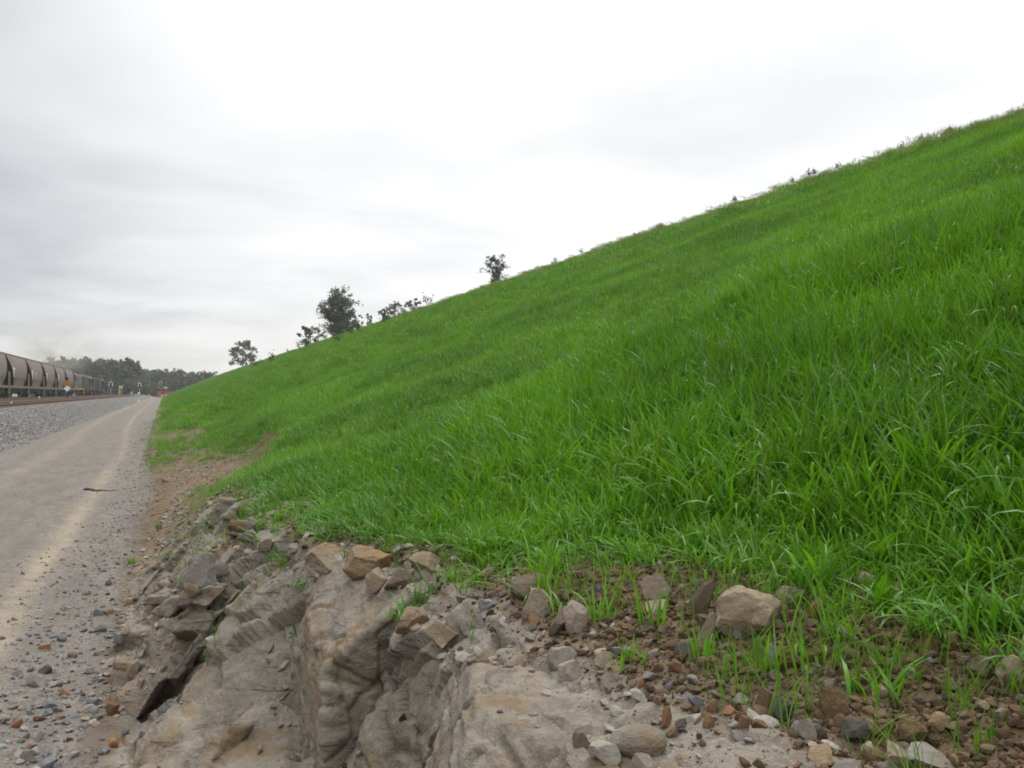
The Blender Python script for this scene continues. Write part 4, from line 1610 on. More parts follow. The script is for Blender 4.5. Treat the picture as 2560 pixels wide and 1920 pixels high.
def scatter_on(name, n, dfun, yfun, size, protos, label, cat, keep=None, sink=.25, tint=None, seed=1):
    r = np.random.default_rng(seed)
    y = yfun(r, n)
    d = dfun(r, n, y)
    s = s_of(d, y)
    x, z, mk_, nn = surface(s, y)
    if keep is not None:
        m = r.uniform(size=n) < keep(x, y, mk_)
        x, y, z = x[m], y[m], z[m]
    n = len(x)
    sz = size(r, n, x, y)
    P = np.stack([x, y, z + sz * (.5 - sink) * .5], -1)
    rot = np.stack([r.normal(0, .35, n), r.normal(0, .35, n) - .2, r.uniform(0, 6.28, n)], -1)
    scl = np.repeat((sz / 2)[:, None], 3, 1)
    tn = r.uniform(size=n) if tint is None else tint(r, n)
    return scatter(name, P, rot, scl, r.integers(0, len(protos), n), tn, protos, label, cat)


def logn(lo, hi):
    return lambda r, n, x, y: np.exp(r.uniform(0, 1, n) ** 2.2 * math.log(hi / lo)) * lo


gpro = stone_protos(GRAV, 10, 300)
scatter_on("drain_gravel", 17000, lambda r, n, y: np.clip(-.55 + r.normal(0, .24, n), -1.6, -.02) + np.interp(y, TOE_Y, TOE_D) * .5, lambda r, n: 2.6 + 48 * r.uniform(0, 1, n) ** 3.0, lambda r, n, x, y: np.exp(r.uniform(0, 1, n) ** 3.2 * math.log(10.0)) * .0055 * np.where(y < 5.5, 1.0, .75), gpro,
           "loose grey and brick red gravel along the drain and road edge", "gravel", seed=2)
scatter_on("road_gravel", 9000, lambda r, n, y: r.uniform(-4.0, -.6, n), lambda r, n: 4 + 60 * r.uniform(0, 1, n) ** 1.8, logn(.005, .028), gpro,
           "sparse loose gravel lying on the road", "gravel", seed=3, keep=lambda x, y, m: .55 * (1 - .8 * m[2]) * (.35 + 1.2 * (fbm(x * 1.1, y * .5, 0 * y, 3, 15) > .05)))
cpro = stone_protos(CLOD, 10, 330, .75)
scatter_on("soil_clods", 80000, lambda r, n, y: r.uniform(.55, 2.8, n), lambda r, n: 1.0 + 4.0 * r.uniform(0, 1, n) ** 1.4, lambda r, n, x, y: np.exp(r.uniform(0, 1, n) ** 3.9 * math.log(7.5)) * .005, cpro,
           "brown clods and small stones covering the bare soil", "gravel", seed=4, keep=lambda x, y, m: np.clip(1 - m[0], .04, 1))
hpro = stone_protos(CHIP, 8, 360, .45)
scatter_on("rock_chips", 7000, lambda r, n, y: np.where(r.uniform(size=n) < .55, r.uniform(.4, 1.15, n), r.uniform(-.15, .5, n)), lambda r, n: 1.0 + 8 * r.uniform(0, 1, n) ** 1.4, lambda r, n, x, y: np.exp(r.uniform(0, 1, n) ** 2.6 * math.log(11.0)) * .0055, hpro,
           "flat pale chips of broken stone lying on the rock bank", "gravel", seed=5, keep=lambda x, y, m: (.15 + .85 * (x > .4)) * np.where(fbm(x * 2.5, y * 2.5, 0 * y, 3, 44) > -.05, 1, .25))
scatter_on("bank_gravel", 15000, lambda r, n, y: np.interp(y, TOE_Y, TOE_D) + r.uniform(-.35, .75, n), lambda r, n: 4.5 + 20 * r.uniform(0, 1, n) ** 1.5, lambda r, n, x, y: np.exp(r.uniform(0, 1, n) ** 3.0 * math.log(9.0)) * .007, hpro,
           "small chips of stone washed over the earth toe of the bank", "gravel", seed=8, keep=lambda x, y, m: np.where(fbm(x * 2.0, y * 1.1, 0 * y, 3, 47) > -.15, .9, .2))
r_ = np.random.default_rng(12)
m_ = (OUTN[:, 2] > .80) & (OUT[:, 1] > 1.0) & (OUT[:, 1] < 7.5)
c_ = np.nonzero(m_)[0]
q_ = OUT[c_]
w_ = (.12 + 1.0 * sst(q_[:, 0], .55, .95)) * np.where(fbm(q_[:, 0] * 4, q_[:, 1] * 4, q_[:, 2], 3, 48) > .0, 1.0, .12)
c_ = r_.choice(c_, 5200, replace=False, p=w_ / w_.sum())
z_ = np.exp(r_.uniform(0, 1, 5200) ** 3.0 * math.log(9.0)) * .0045
scatter("ledge_chips", OUT[c_] + np.stack([0 * z_, 0 * z_, z_ * .12], -1), np.stack([r_.normal(0, .3, 5200), r_.normal(0, .3, 5200), r_.uniform(0, 6.28, 5200)], -1), np.repeat((z_ / 2)[:, None], 3, 1),
        r_.integers(0, 8, 5200), r_.uniform(size=5200), hpro, "crumbled stone chips and grit lying on the rock ledges", "gravel")
bpro = stone_protos(BALS, 8, 390, .8)
r_ = np.random.default_rng(6)
nb = 60000
yb = 15 + 285 * r_.uniform(0, 1, nb) ** 2.3
ub = r_.uniform(0, 6.5, nb)
xb = np.interp(ub, np.arange(25), bx) + .05 * r_.normal(size=nb)
zb = np.interp(-xb, -bx, bz)
xb = xb + np.interp(yb, [0, 60, 150, 700], [0, 0, -0.25, -0.25]) * (xb > -5.5)
szb = r_.uniform(.035, .075, nb) * (1 + yb / 130)
scatter("ballast_stones", np.stack([xb, yb, zb + .012], -1), r_.uniform(0, 6.28, (nb, 3)), np.repeat((szb / 2)[:, None], 3, 1), r_.integers(0, 8, nb), r_.uniform(size=nb), bpro,
        "loose grey ballast stones on the shoulder of the railway", "gravel")

# ------------------------------------------------------------------ grass
def blades(seed, n, rad, hmin, hmax, wmin, wmax, segs, bend, square=False, lean=(0, 0)):
    """n curved tapering blades rising from a disc (or square) of ground"""
    r = np.random.default_rng(seed)
    if square:
        bx_, by_ = r.uniform(-rad, rad, n), r.uniform(-rad, rad, n)
    else:
        a = r.uniform(0, 6.28, n); q = rad * np.sqrt(r.uniform(0, 1, n))
        bx_, by_ = q * np.cos(a), q * np.sin(a)
    h = r.uniform(hmin, hmax, n)
    wd = r.uniform(wmin, wmax, n) * (.6 + .4 * h / hmax)
    az = r.uniform(0, 6.28, n)
    b = np.abs(r.normal(bend, bend * .55, n))
    ln = r.uniform(0.02, .30, n)
    t = np.linspace(0, 1, segs + 1)[None, :]
    th = ln[:, None] + b[:, None] * t ** 1.6
    ds = (h / segs)[:, None]
    hx = np.concatenate([np.zeros((n, 1)), np.cumsum(np.sin(th[:, 1:]) * ds, 1)], 1)
    hz = np.concatenate([np.zeros((n, 1)), np.cumsum(np.cos(th[:, 1:]) * ds, 1)], 1)
    cx, cy = np.cos(az)[:, None], np.sin(az)[:, None]
    X = bx_[:, None] + hx * cx + lean[0] * hz
    Y = by_[:, None] + hx * cy + lean[1] * hz
    tw = r.normal(0, .9, n)[:, None] * t
    wx, wy = -np.sin(az[:, None] + tw), np.cos(az[:, None] + tw)
    prof = np.where(t < .25, .55 + 1.8 * t, 1.0) * (1 - np.clip((t - .35) / .65, 0, 1) ** 1.7)
    W = wd[:, None] / 2 * np.maximum(prof, .05)
    Lf = np.stack([X - wx * W, Y - wy * W, hz], -1)
    Rt = np.stack([X + wx * W, Y + wy * W, hz], -1)
    V = np.stack([Lf, Rt], 2).reshape(n, -1, 3)
    m = (segs + 1) * 2
    f = np.array([(2 * i, 2 * i + 1, 2 * i + 3, 2 * i + 2) for i in range(segs)])
    F = (np.arange(n)[:, None, None] * m + f[None]).reshape(-1, 4)
    rn = np.repeat(r.uniform(0, 1, n), m)
    return V.reshape(-1, 3), F, rn


def grass_proto(*a, mat=None, **kw):
    V, F, rn = blades(*a, **kw)
    me = np_mesh("grass", V, F, True)
    fattr(me, 'rnd', rn)
    me.materials.append(mat or GRASS)
    return proto("grass", me)


EDGE_Y = [-6, 0, 1.3, 1.6, 2.0, 2.4, 3.0, 3.7, 4.3, 4.8, 6.4, 8.5, 11.2, 12.4, 14, 16, 18, 20, 60, 500]
EDGE_D = [1.9, 1.75, 1.62, 1.68, 1.68, 1.55, 1.18, .98, .76, .62, .56, .60, .66, .85, 1.0, .5, -.12, -.28, -.25, -.25]


def grass_cover(d, y):
    e = np.interp(y, EDGE_Y, EDGE_D)
    nse = fbm(d * 2.2, y * 2.2, 0 * y, 3, 201)
    big = fbm(d * .9, y * .28, 0 * y, 3, 202)
    q = d - e + .22 * nse
    cov = sst(q, -.10, np.where(y < 4, .24, .42)) + .05 * sst(q, -.65, -.1)
    # bare dirt slips on the toe of the slope
    for (cd, cy, rd, ry, sl) in ((1.35, 13.6, .40, 1.7, .5), (.75, 14.5, .42, 2.0, .3), (.50, 17.6, .45, 2.6, .12), (.62, 22.5, .36, 2.6, .2), (.42, 28, .28, 3.0, .15), (.95, 31, .22, 2.0, .2), (.9, 36, .28, 2.5, .15), (1.2, 39, .25, 2.0, .2), (.55, 50, .3, 3, .05), (1.75, 9.4, .07, .6, .5), (2.1, 8.6, .06, .5, .5)):
        u = (y - cy) / ry
        v = (d - cd - sl * (y - cy) * .3 + .25 * nse) / rd
        cov = cov * (1 - .93 * np.exp(-(u * u + v * v) ** 1.4))
    toe = 1 - sst(d, .4, 2.0)
    cov = cov * (1 - .60 * toe * sst(d, -.1, .25) * sst(y, 12, 16) * sst(big, -.05, .30))
    # thin on the crest
    cov = cov * (1 - .80 * sst(d + 4 * big + 1.2 * nse, 18.2, 22.6))
    return np.clip(cov, 0, 1)


def scatter_grass(name, n, dr, yr, protos, base_h, label, seed, ypow=1.0, dens=1.0, dist=None):
    r = np.random.default_rng(seed)
    y = yr[0] + (yr[1] - yr[0]) * r.uniform(0, 1, n) ** ypow
    d = r.uniform(dr[0], dr[1], n)
    if dist is not None:
        q = np.hypot(d, y)
        m = (q >= dist[0]) & (q < dist[1])
        y, d = y[m], d[m]
    # inside (a little beyond) what can be seen from near the road
    cov = grass_cover(d, y)
    m = r.uniform(size=len(d)) < cov * dens
    y, d, cov = y[m], d[m], cov[m]
    s = s_of(d, y)
    x, z, mk_, nn = surface(s, y)
    n = len(x)
    hn = fbm(d * .8, y * .5, 0 * y, 3, 211)
    fh = fbm(d * 3, y * 3, 0 * y, 2, 212)
    hs = base_h * (.92 + .5 * hn + .25 * fh) * (.40 + .60 * sst((d - np.interp(y, EDGE_Y, EDGE_D)) / np.where(y < 3.2, .62, 1.0), .0, 1.0)) * r.uniform(.8, 1.2, n)
    hs = hs * (1 - .45 * sst(d, 14, 22)) * (1 + .45 * sst(d - np.interp(y, EDGE_Y, EDGE_D), .15, .9) * (1 - sst(y, 4.5, 8)) * sst(d, 1.2, 2.2))
    hs = np.clip(hs, .25, 1.9)
    tx = r.normal(0, .10, n) + .0
    ty = r.normal(0, .10, n) - .16          # grass leans a little down the slope
    rot = np.stack([tx, ty, r.uniform(0, 6.28, n)], -1)
    wd = np.clip(hs, .75, 1.15)
    scl = np.stack([wd, wd, hs], -1)
    tint = np.clip(.95 * sst(d + 2.5 * hn, 15.5, 22) + .35 * (1 - sst(cov, .2, .8)) * sst(y, 7, 12) + r.normal(0, .07, n) + .12 * fh, 0, 1)
    return scatter(name, np.stack([x, y, z - .012], -1), rot, scl, r.integers(0, len(protos), n), tint, protos, label, "grass")


pn = [grass_proto(400 + i, 20, .08, .12, .31, .0065, .0145, 6, .8) for i in range(8)] + [grass_proto(420 + i, 16, .09, .12, .33, .007, .0155, 8, 1.9) for i in range(8)]
pm_ = [grass_proto(440 + i, 34, .13, .11, .25, .0050, .0095, 4, 1.05) for i in range(8)]
pf = [grass_proto(460 + i, 420, .52, .09, .19, .008, .014, 2, .9, square=True) for i in range(6)]
scatter_grass("grass_near", 30000, (.1, 7.5), (-2.5, 8), pn, 1.0, "tall bright green grass on the foot of the slope", 1, dens=1.0, dist=(0, 7.6))
scatter_grass("grass_middle", 62000, (-.4, 22.6), (-2.5, 30), pm_, 1.0, "bright green grass covering the middle of the slope", 2, dist=(7.3, 24))
scatter_grass("grass_distant", 21000, (-.3, 23.0), (-3, 470), pf, 1.0, "green grass on the upper and far slope", 3, ypow=1.6, dist=(23, 900))

ps = [grass_proto(480 + i, 2 + i % 6, .012 + .006 * (i % 3), .05, .16, .0018, .0045, 5, .55) for i in range(12)]
r = np.random.default_rng(77)
n = 5200
y = .9 + 12 * r.uniform(0, 1, n) ** 1.7
e = np.interp(y, EDGE_Y, EDGE_D)
d = e + r.uniform(-.85, .35, n)
pr = sst(d - e, -.95, .1) * (.25 + .9 * (fbm(d * 3.2, y * 3.2, 0 * y, 3, 231) > .02))
m = (r.uniform(size=n) < pr) & (d > np.where(y < 2.6, 1.08, np.where(y < 4.3, .86, .1)))
y, d = y[m], d[m]
x, z, *_ = surface(s_of(d, y), y)
sc_ = r.uniform(.5, 1.25, len(x))
scatter("grass_sprouts", np.stack([x, y, z - .006], -1), np.stack([r.normal(0, .15, len(x)), r.normal(0, .15, len(x)), r.uniform(0, 6.28, len(x))], -1), np.repeat(sc_[:, None], 3, 1),
        r.integers(0, len(ps), len(x)), np.clip(r.normal(.12, .12, len(x)), 0, 1), ps, "thin scattered grass sprouts on the bare soil", "grass")

# ------------------------------------------------------------------ individual rocks
def rock(px, py, wpx, hpx, mat, label, dep=.8, tilt=(0, 0, 0), cuts=13, sub=5, sink=.40, name="rock", cat="rock", keep=(.40, .80), amp=.14, rough=.035, seed=None, grp=None, zc=None, boxy=False):
    """rock whose centre shows at a photo pixel, wpx by hpx photo pixels large"""
    fixed = zc is not None
    if not fixed:
        p, zc = gp(px, py + hpx * .42)
    wm, hm = wpx * zc / 2217, hpx * zc / 2217
    sd_ = seed if seed is not None else int(px * 7 + py * 3) % 9973
    V, F = stone(sd_, sub, cuts, amp, (wm / 2, wm / 2 * dep, hm / 2 * (1 + sink)), keep, rough, boxy)
    me = np_mesh(name, V, F, False)
    me.materials.append(ROCK[mat])
    o = bpy.data.objects.new(name, me)
    fw = Vector((math.sin(YAW), math.cos(YAW), 0))
    o.location = at(px, zc, py=py) if fixed else p + Vector((0, 0, hm / 2 * (1 - sink))) + fw * wm * dep * .25
    o.rotation_euler = (tilt[0], tilt[1], -YAW + tilt[2])
    link(o)
    return tag(o, label, cat, grp)


# on the bare soil under the grass
rock(1341, 1507, 76, 70, 'pink', "rounded pinkish tan boulder in front of a long brown rock", tilt=(0, .1, .2), cuts=8)
rock(1327, 1463, 105, 52, 'brown', "long dark brown rock lying behind the rounded pinkish boulder", tilt=(.1, .1, .1))
rock(1408, 1552, 66, 66, 'brown', "split brown rock leaning on a pale pink wedge", tilt=(.1, .35, .2), cuts=8)
rock(1452, 1546, 92, 58, 'pink', "pale pink wedge of stone sloping down beside the split brown rock", tilt=(.1, .5, .2), dep=.6)
rock(1888, 1540, 186, 132, 'tan', "largest boulder on the bare soil, tan with a flat top", tilt=(-.15, -.06, .25), cuts=9, sub=5, amp=.14, keep=(.5, .85))
rock(1778, 1560, 52, 58, 'grey', "grey block touching the left side of the largest tan boulder", tilt=(0, .2, .4), cuts=8)
rock(1972, 1488, 84, 54, 'grey', "smooth grey stone just behind the right of the largest tan boulder", tilt=(0, -.2, .1))
rock(1757, 1492, 56, 88, 'brown', "reddish brown slab leaning up to the right out of the soil", tilt=(.1, .65, .2), dep=.4, cuts=7)
rock(1645, 1474, 84, 64, 'brown', "brown soil-covered lump half hidden in grass left of the leaning slab", tilt=(0, 0, .6))
rock(1640, 1512, 60, 34, 'pink', "low pinkish brown stone right below the soil-covered lump", tilt=(0, -.3, .2))
rock(1408, 1638, 80, 46, 'pale', "pale grey jagged block behind a smaller pale block", tilt=(0, .1, .5), cuts=7)
rock(1430, 1674, 62, 46, 'pale', "pale flat topped block in front of the jagged pale block", tilt=(0, 0, .1), cuts=7)
rock(1507, 1645, 58, 30, 'grey', "flat grey stone to the right of the two pale blocks", tilt=(0, -.1, .3))
rock(1597, 1858, 146, 62, 'grey', "smooth rounded grey stone half buried at the bottom of the frame", tilt=(0, .05, 0), cuts=4, amp=.03, keep=(.7, .95))
rock(1508, 1876, 84, 46, 'pale', "broken pale stone with a hollow beside the smooth grey stone", tilt=(0, .3, .3), cuts=7)
rock(1612, 1904, 56, 36, 'grey', "small grey rounded stone under the smooth half buried stone", cuts=5)
rock(1460, 1842, 50, 34, 'face', "grey brown lump left of the broken pale stone", tilt=(0, .1, 0))
rock(1671, 1792, 28, 54, 'orange', "upright orange brick-like fragment at the edge of the rock shelf", tilt=(.1, .1, .3), cuts=7)
rock(1688, 1822, 40, 24, 'tan', "small tan stone at the foot of the upright orange fragment", tilt=(0, -.2, .3))
rock(1735, 1793, 48, 20, 'pale', "flat pale flake right of the upright orange fragment", tilt=(0, -.3, .3), dep=.6)
rock(1770, 1797, 30, 34, 'ochre', "ochre stone beside the flat pale flake", tilt=(0, .2, .3))
rock(1921, 1748, 62, 62, 'clod', "dark crumbly clod left of a dark wedge-shaped stone", tilt=(0, .2, .3), amp=.22)
rock(1957, 1768, 54, 58, 'dark', "dark wedge-shaped stone beside the dark crumbly clod", tilt=(0, .5, .3), cuts=7)
rock(1825, 1652, 40, 24, 'dark', "dark round pebble below the largest tan boulder", cuts=4, keep=(.6, .9))
rock(1932, 1636, 46, 56, 'blue', "blue-grey angular stone under the right of the largest boulder", tilt=(0, .4, .2), cuts=7)
rock(1975, 1648, 56, 58, 'clod', "rough brown clod right of the blue-grey angular stone", amp=.22)
rock(1710, 1625, 56, 40, 'dark', "mossy dark clod left of the grass sprouts in the soil", amp=.2)
rock(1815, 1620, 40, 32, 'dark', "dark grey stone directly below the largest tan boulder", tilt=(0, .2, .1))
rock(1740, 1746, 30, 26, 'blue', "small pale blue stone on the bare soil", tilt=(0, 0, .2), cuts=7)
rock(1863, 1802, 32, 32, 'red', "round red stone left of the dark crumbly clods at the bottom", cuts=5)
rock(1832, 1770, 38, 18, 'orange', "flat orange stone above the round red stone", tilt=(0, -.2, .2))
rock(1788, 1758, 34, 30, 'red', "red brown stone between the pale blue and flat orange stones", cuts=6)
rock(1609, 1705, 26, 18, 'orange', "small orange pebble alone near the edge of the rock shelf", cuts=5)
rock(1691, 1664, 32, 28, 'red', "rust red clod below the mossy dark clod", amp=.18)
rock(1648, 1745, 22, 22, 'red', "small rusty pebble above the upright orange fragment", cuts=6)
rock(1337, 1548, 26, 30, 'orange', "orange fragment at the foot of the rounded pinkish boulder", cuts=6)
rock(2163, 1450, 50, 38, 'tan', "pale tan stone among grass blades right of the smooth grey stone", tilt=(0, 0, .2), cuts=7)
rock(2262, 1466, 38, 34, 'tan', "tan stone half under the grass edge, right of the pale tan one", tilt=(0, .2, .2))
rock(2042, 1526, 48, 46, 'red', "dark red rock to the right of the largest tan boulder", tilt=(0, .1, .2), cuts=8)
rock(2530, 1672, 84, 58, 'tan', "triangular tan rock at the right edge of the photo", tilt=(0, -.5, .2), cuts=6, dep=.7)
rock(2464, 1664, 66, 46, 'brown', "flattish brown rock left of the triangular tan rock", tilt=(0, .1, .2))
rock(2240, 1888, 68, 66, 'pink', "pinkish pointed rock beside the flat grey rock at the bottom", tilt=(.1, -.4, .2), cuts=7)
rock(2330, 1902, 136, 56, 'grey', "wide flat grey rock at the bottom edge of the photo", tilt=(-.05, .05, .1), cuts=8)
rock(2205, 1733, 38, 26, 'pink', "smooth pinkish grey pebble in the middle of the brown soil", cuts=4, keep=(.6, .9))
rock(2080, 1706, 34, 32, 'grey', "grey pebble left of the grass sprout on brown soil", cuts=6)
rock(2356, 1806, 58, 40, 'ochre', "rounded orange brown stone on the lower right soil", tilt=(0, .3, .2), cuts=5, keep=(.55, .9))
rock(2096, 1764, 74, 74, 'clod', "big reddish brown earth clod on the soil below the sprouts", amp=.25, rough=.08)
rock(2100, 1800, 36, 30, 'red', "red stone at the foot of the big reddish clod", cuts=6)
rock(2150, 1822, 70, 60, 'dark', "dark grey lump right of the red stone", amp=.2)
rock(2292, 1834, 78, 62, 'clod', "brown earth clod above the wide flat grey rock", amp=.25, rough=.08)
rock(2016, 1826, 56, 46, 'grey', "grey brown stone at the left of the dark grey lump", tilt=(0, -.2, .3))
rock(2008, 1913, 28, 16, 'red', "small red pebble at the bottom edge left of the pointed rock", cuts=5)
rock(2276, 1676, 38, 22, 'pink', "pale pinkish stone in front of two thin grass sprouts", cuts=6)
rock(2166, 1692, 26, 24, 'brown', "brown oval pebble near the centre of the soil", cuts=4)
rock(2462, 1757, 44, 18, 'tan', "flat tan flake on the soil below the triangular rock", tilt=(0, -.1, .2))
rock(2365, 1735, 28, 22, 'dark', "dark round pebble left of the flat tan flake", cuts=4)
rock(2336, 1610, 34, 44, 'red', "red brown rock below the lone grass clump at right", tilt=(0, .3, .1))
rock(2384, 1596, 44, 46, 'ochre', "ochre brown rock beside the roots of the lone grass clump", tilt=(0, -.3, .1))
# at the grassy lip of the rock bank
rock(806, 1395, 108, 60, 'ochre', "left half of the cracked ochre slab on top of the bank", dep=.9, tilt=(-.05, -.05, .15), cuts=8, sub=5, rough=.05)
rock(916, 1399, 118, 62, 'ochre', "right half of the cracked ochre slab on top of the bank", dep=.9, tilt=(-.05, .08, .1), cuts=8, sub=5, rough=.05)
rock(936, 1446, 56, 46, 'tan', "grey tan stone below the right half of the ochre slab", tilt=(0, .1, .2))
rock(998, 1442, 74, 46, 'brown', "dark brown rock with grass over it right of the ochre slab", tilt=(0, 0, .2))
rock(1063, 1400, 88, 40, 'tan', "greenish tan rock at the grass edge behind the dark brown rock", tilt=(0, .2, .1))
rock(1132, 1436, 26, 18, 'pale', "small white chip of stone on dark soil under the grass", tilt=(0, -.2, .2), cuts=7)
rock(1214, 1506, 46, 26, 'blue', "dark blue-grey flat stone left of the rounded pinkish boulder", tilt=(0, -.2, .2))
rock(1102, 1586, 92, 52, 'tan', "large flat tan slab lying on the yellow ledge", tilt=(-.05, .2, .2), dep=.9, cuts=8, sub=5, rough=.04)
rock(1018, 1552, 92, 48, 'tan', "grey tan slab behind and left of the large flat tan slab", tilt=(0, -.15, .2), cuts=8, sub=5, rough=.04)
rock(1268, 1322, 32, 24, 'grey', "grey tilted chip in the grass above the soil", tilt=(0, -.5, .2), dep=.5)
# pieces of the rock face
rock(488, 1426, 88, 84, 'grey', "grey slab with a notched top standing on the gravel slope", tilt=(-.1, .1, .3), dep=.7, cuts=8, sub=5, rough=.04)
rock(546, 1426, 40, 36, 'grey', "grey stone right of the notched grey slab", tilt=(0, .2, .1))
rock(484, 1476, 44, 34, 'tan', "tan stone under the notched grey slab", tilt=(0, -.2, .1))
rock(618, 1262, 62, 34, 'tan', "low tan slab at the tip of the grass on the bank", tilt=(0, -.3, .2), dep=.6)
rock(612, 1342, 50, 26, 'grey', "flat grey slab on the stony slope below the grass tip", tilt=(0, -.4, .2), dep=.6)
rock(650, 1310, 26, 24, 'dark', "dark grey stone just under the grass tip", tilt=(0, .1, .2))
rock(655, 1362, 36, 26, 'brown', "brown stone on the slope left of the cracked ochre slab", tilt=(0, .1, .2))
rock(613, 1378, 24, 14, 'pale', "white chip of stone on the slope left of the brown stone", cuts=6)
# drain stones
for (px, py, w_, h_, m_, lab) in (
        (293, 1600, 28, 22, 'blue', "blue-grey stone in the drain below a pinkish one"),
        (308, 1576, 26, 20, 'pink', "pinkish stone in the drain above the blue-grey one"),
        (246, 1526, 24, 18, 'blue', "blue-grey chip in the drain left of a tan chip"),
        (266, 1524, 26, 16, 'tan', "tan chip in the drain right of a blue-grey chip"),
        (252, 1565, 34, 18, 'blue', "flat grey stone sunk in the middle of the drain"),
        (270, 1451, 20, 14, 'dark', "single dark stone on the gravel beside the wheel track"),
        (114, 1668, 32, 20, 'dark', "dark flat stone in the gravel at the road edge"),
        (82, 1697, 38, 30, 'grey', "larger grey stone in the gravel below the dark flat stone"),
        (277, 1768, 34, 32, 'red', "red stone at the foot of the rock bank"),
        (159, 1726, 28, 18, 'orange', "orange stone in the drain between flat grey ones"),
        (126, 1756, 48, 18, 'blue', "long flat blue-grey stone in the drain"),
        (227, 1748, 32, 20, 'blue', "round blue-grey stone left of the tan stone in the drain"),
        (281, 1741, 34, 20, 'tan', "tan stone at the bank foot above the red stone"),
        (118, 1905, 40, 24, 'blue', "oval blue-grey stone at the bottom left of the photo"),
        (70, 1885, 36, 26, 'grey', "grey stone left of the oval blue-grey stone"),
        (40, 1802, 26, 22, 'red', "dull red stone at the left of the drain gravel"),
        (175, 1630, 30, 16, 'grey', "pale grey flat stone on the road edge gravel"),
        (285, 1852, 32, 20, 'orange', "orange flake at the foot of the bank near the bottom"),
        (325, 1665, 36, 30, 'tan', "tan stone tucked under the rock bank beside the drain"),
        (150, 1590, 26, 16, 'blue', "grey stone at the top of the loose road edge gravel"),
        (110, 1612, 30, 14, 'orange', "brick red flake in the road edge gravel")):
    rock(px, py, w_, h_, m_, lab, sub=3, cuts=8, tilt=(0, random.uniform(-.3, .3), random.uniform(-.5, .5)))
rock(411, 1197, 17, 11, 'ochre', "brown rock lying where the green toe of the slope meets the road", sub=3)

rock(2378, 333, 46, 26, 'brown', "lone brown rock on the skyline of the green slope", zc=26.3, sub=4)
# dark stick on the road
p0, zc0 = gp(208, 1221)
p1, zc1 = gp(290, 1226)
b = MB()
dv = p1 - p0
pts = [p0 + dv * f + Vector((0, 0.05 * math.sin(f * 9), .012 + .008 * math.sin(f * 14))) for f in np.linspace(0, 1, 12)]
b.tube(pts, [.010, .020, .017, .022, .016, .013, .010, .008, .007, .006, .005, .004], 7)
tag(b.build("stick", ROCK['dark'], None, True), "thin dark stick lying across the right wheel track of the road", "stick")


# small stones one could count but cannot tell apart
def small_stones(n, mats, label, group, dlo, dhi, ylo, yhi, smin, smax, seed):
    r = np.random.default_rng(seed)
    y = ylo + (yhi - ylo) * r.uniform(0, 1, n) ** 1.3
    d = r.uniform(dlo, dhi, n)
    s = s_of(d, y)
    x, z, *_ = surface(s, y)
    shapes = []
    for i in range(6):
        V, F = stone(seed * 50 + i, 4, 12, .18, (1, .8, .6), (.38, .8), .05)
        me = np_mesh("stone", V, F, False)
        me.materials.append(ROCK[mats[i % len(mats)]])
        shapes.append(me)
    for i in range(n):
        o = bpy.data.objects.new("stone", shapes[i % 6])
        q = r.uniform(smin, smax) * .5
        o.scale = (q, q * r.uniform(.7, 1.1), q * r.uniform(.6, 1.1))
        o.location = (x[i], y[i], z[i] + q * .25)
        o.rotation_euler = (r.normal(0, .3), r.normal(0, .3), r.uniform(0, 6.28))
        link(o)
        tag(o, label, "stone", group)


small_stones(46, ['clod', 'brown'], "small brown stone among clods on the bare soil", "small brown stones on the soil", .9, 2.3, 1.3, 4.2, .022, .055, 3)
small_stones(14, ['grey', 'face'], "small grey stone on the bare soil under the grass", "small grey stones on the soil", .8, 2.2, 1.4, 4.0, .018, .042, 4)
small_stones(9, ['red', 'orange'], "small rusty red stone on the bare soil", "small red stones on the soil", .9, 2.2, 1.4, 3.8, .014, .032, 5)
small_stones(40, ['grey', 'pale', 'face'], "loose grey stone on the stony slope of the bank", "loose stones on the bank", .35, .8, 3.6, 7.5, .03, .09, 6)
small_stones(34, ['blue', 'grey'], "grey stone in the loose gravel of the drain", "grey stones in the drain", -.75, -.2, 2.9, 7.5, .03, .07, 7)
small_stones(18, ['red', 'tan', 'pink'], "reddish stone in the loose gravel of the drain", "reddish stones in the drain", -.75, -.2, 2.9, 7.5, .025, .055, 8)

# ------------------------------------------------------------------ single grass clumps on bare ground
def clump(px, py, hpx, n, label, bend=.6, wid=1.0, seed=0, rad=.02):
    p, zc = gp(px, py)
    h = hpx * zc / 2217
    V, F, rn = blades(seed + 900, n, rad, h * .6, h * 1.15, .007 * wid, .011 * wid, 7, bend)
    me = np_mesh("grass_clump", V, F, True)
    fattr(me, 'rnd', rn * .9)
    me.materials.append(GRASS)
    o = link(bpy.data.objects.new("grass_clump", me))
    o.location = p - Vector((0, 0, .01))
    return tag(o, label, "grass clump")


clump(2042, 1475, 150, 22, "broad bladed grass clump behind the largest tan boulder", .9, 1.5, 1, .04)
clump(2205, 1520, 110, 13, "grass clump right of the dark red rock", .7, 1.2, 2)
clump(2468, 1580, 150, 22, "tall lone grass clump on the right above the ochre rock", .7, 1.2, 3, .035)
clump(2142, 1722, 80, 5, "sprout of few upright blades on the brown soil", .35, 1.3, 4)
clump(1918, 1668, 120, 8, "thin grass sprout below the right of the largest boulder", .4, 1.1, 5)
clump(2022, 1690, 130, 6, "tall thin grass sprout on the soil left of the grey pebble", .3, .8, 6)
clump(1585, 1660, 70, 26, "spiky low grass tuft beside the flat grey stone", .5, .7, 7, .05)
clump(1750, 1640, 110, 12, "grass tuft in front of the grey block by the largest boulder", .5, .9, 8, .03)
clump(1500, 1545, 110, 14, "grass tuft right of the pale pink wedge", .5, .9, 9, .03)
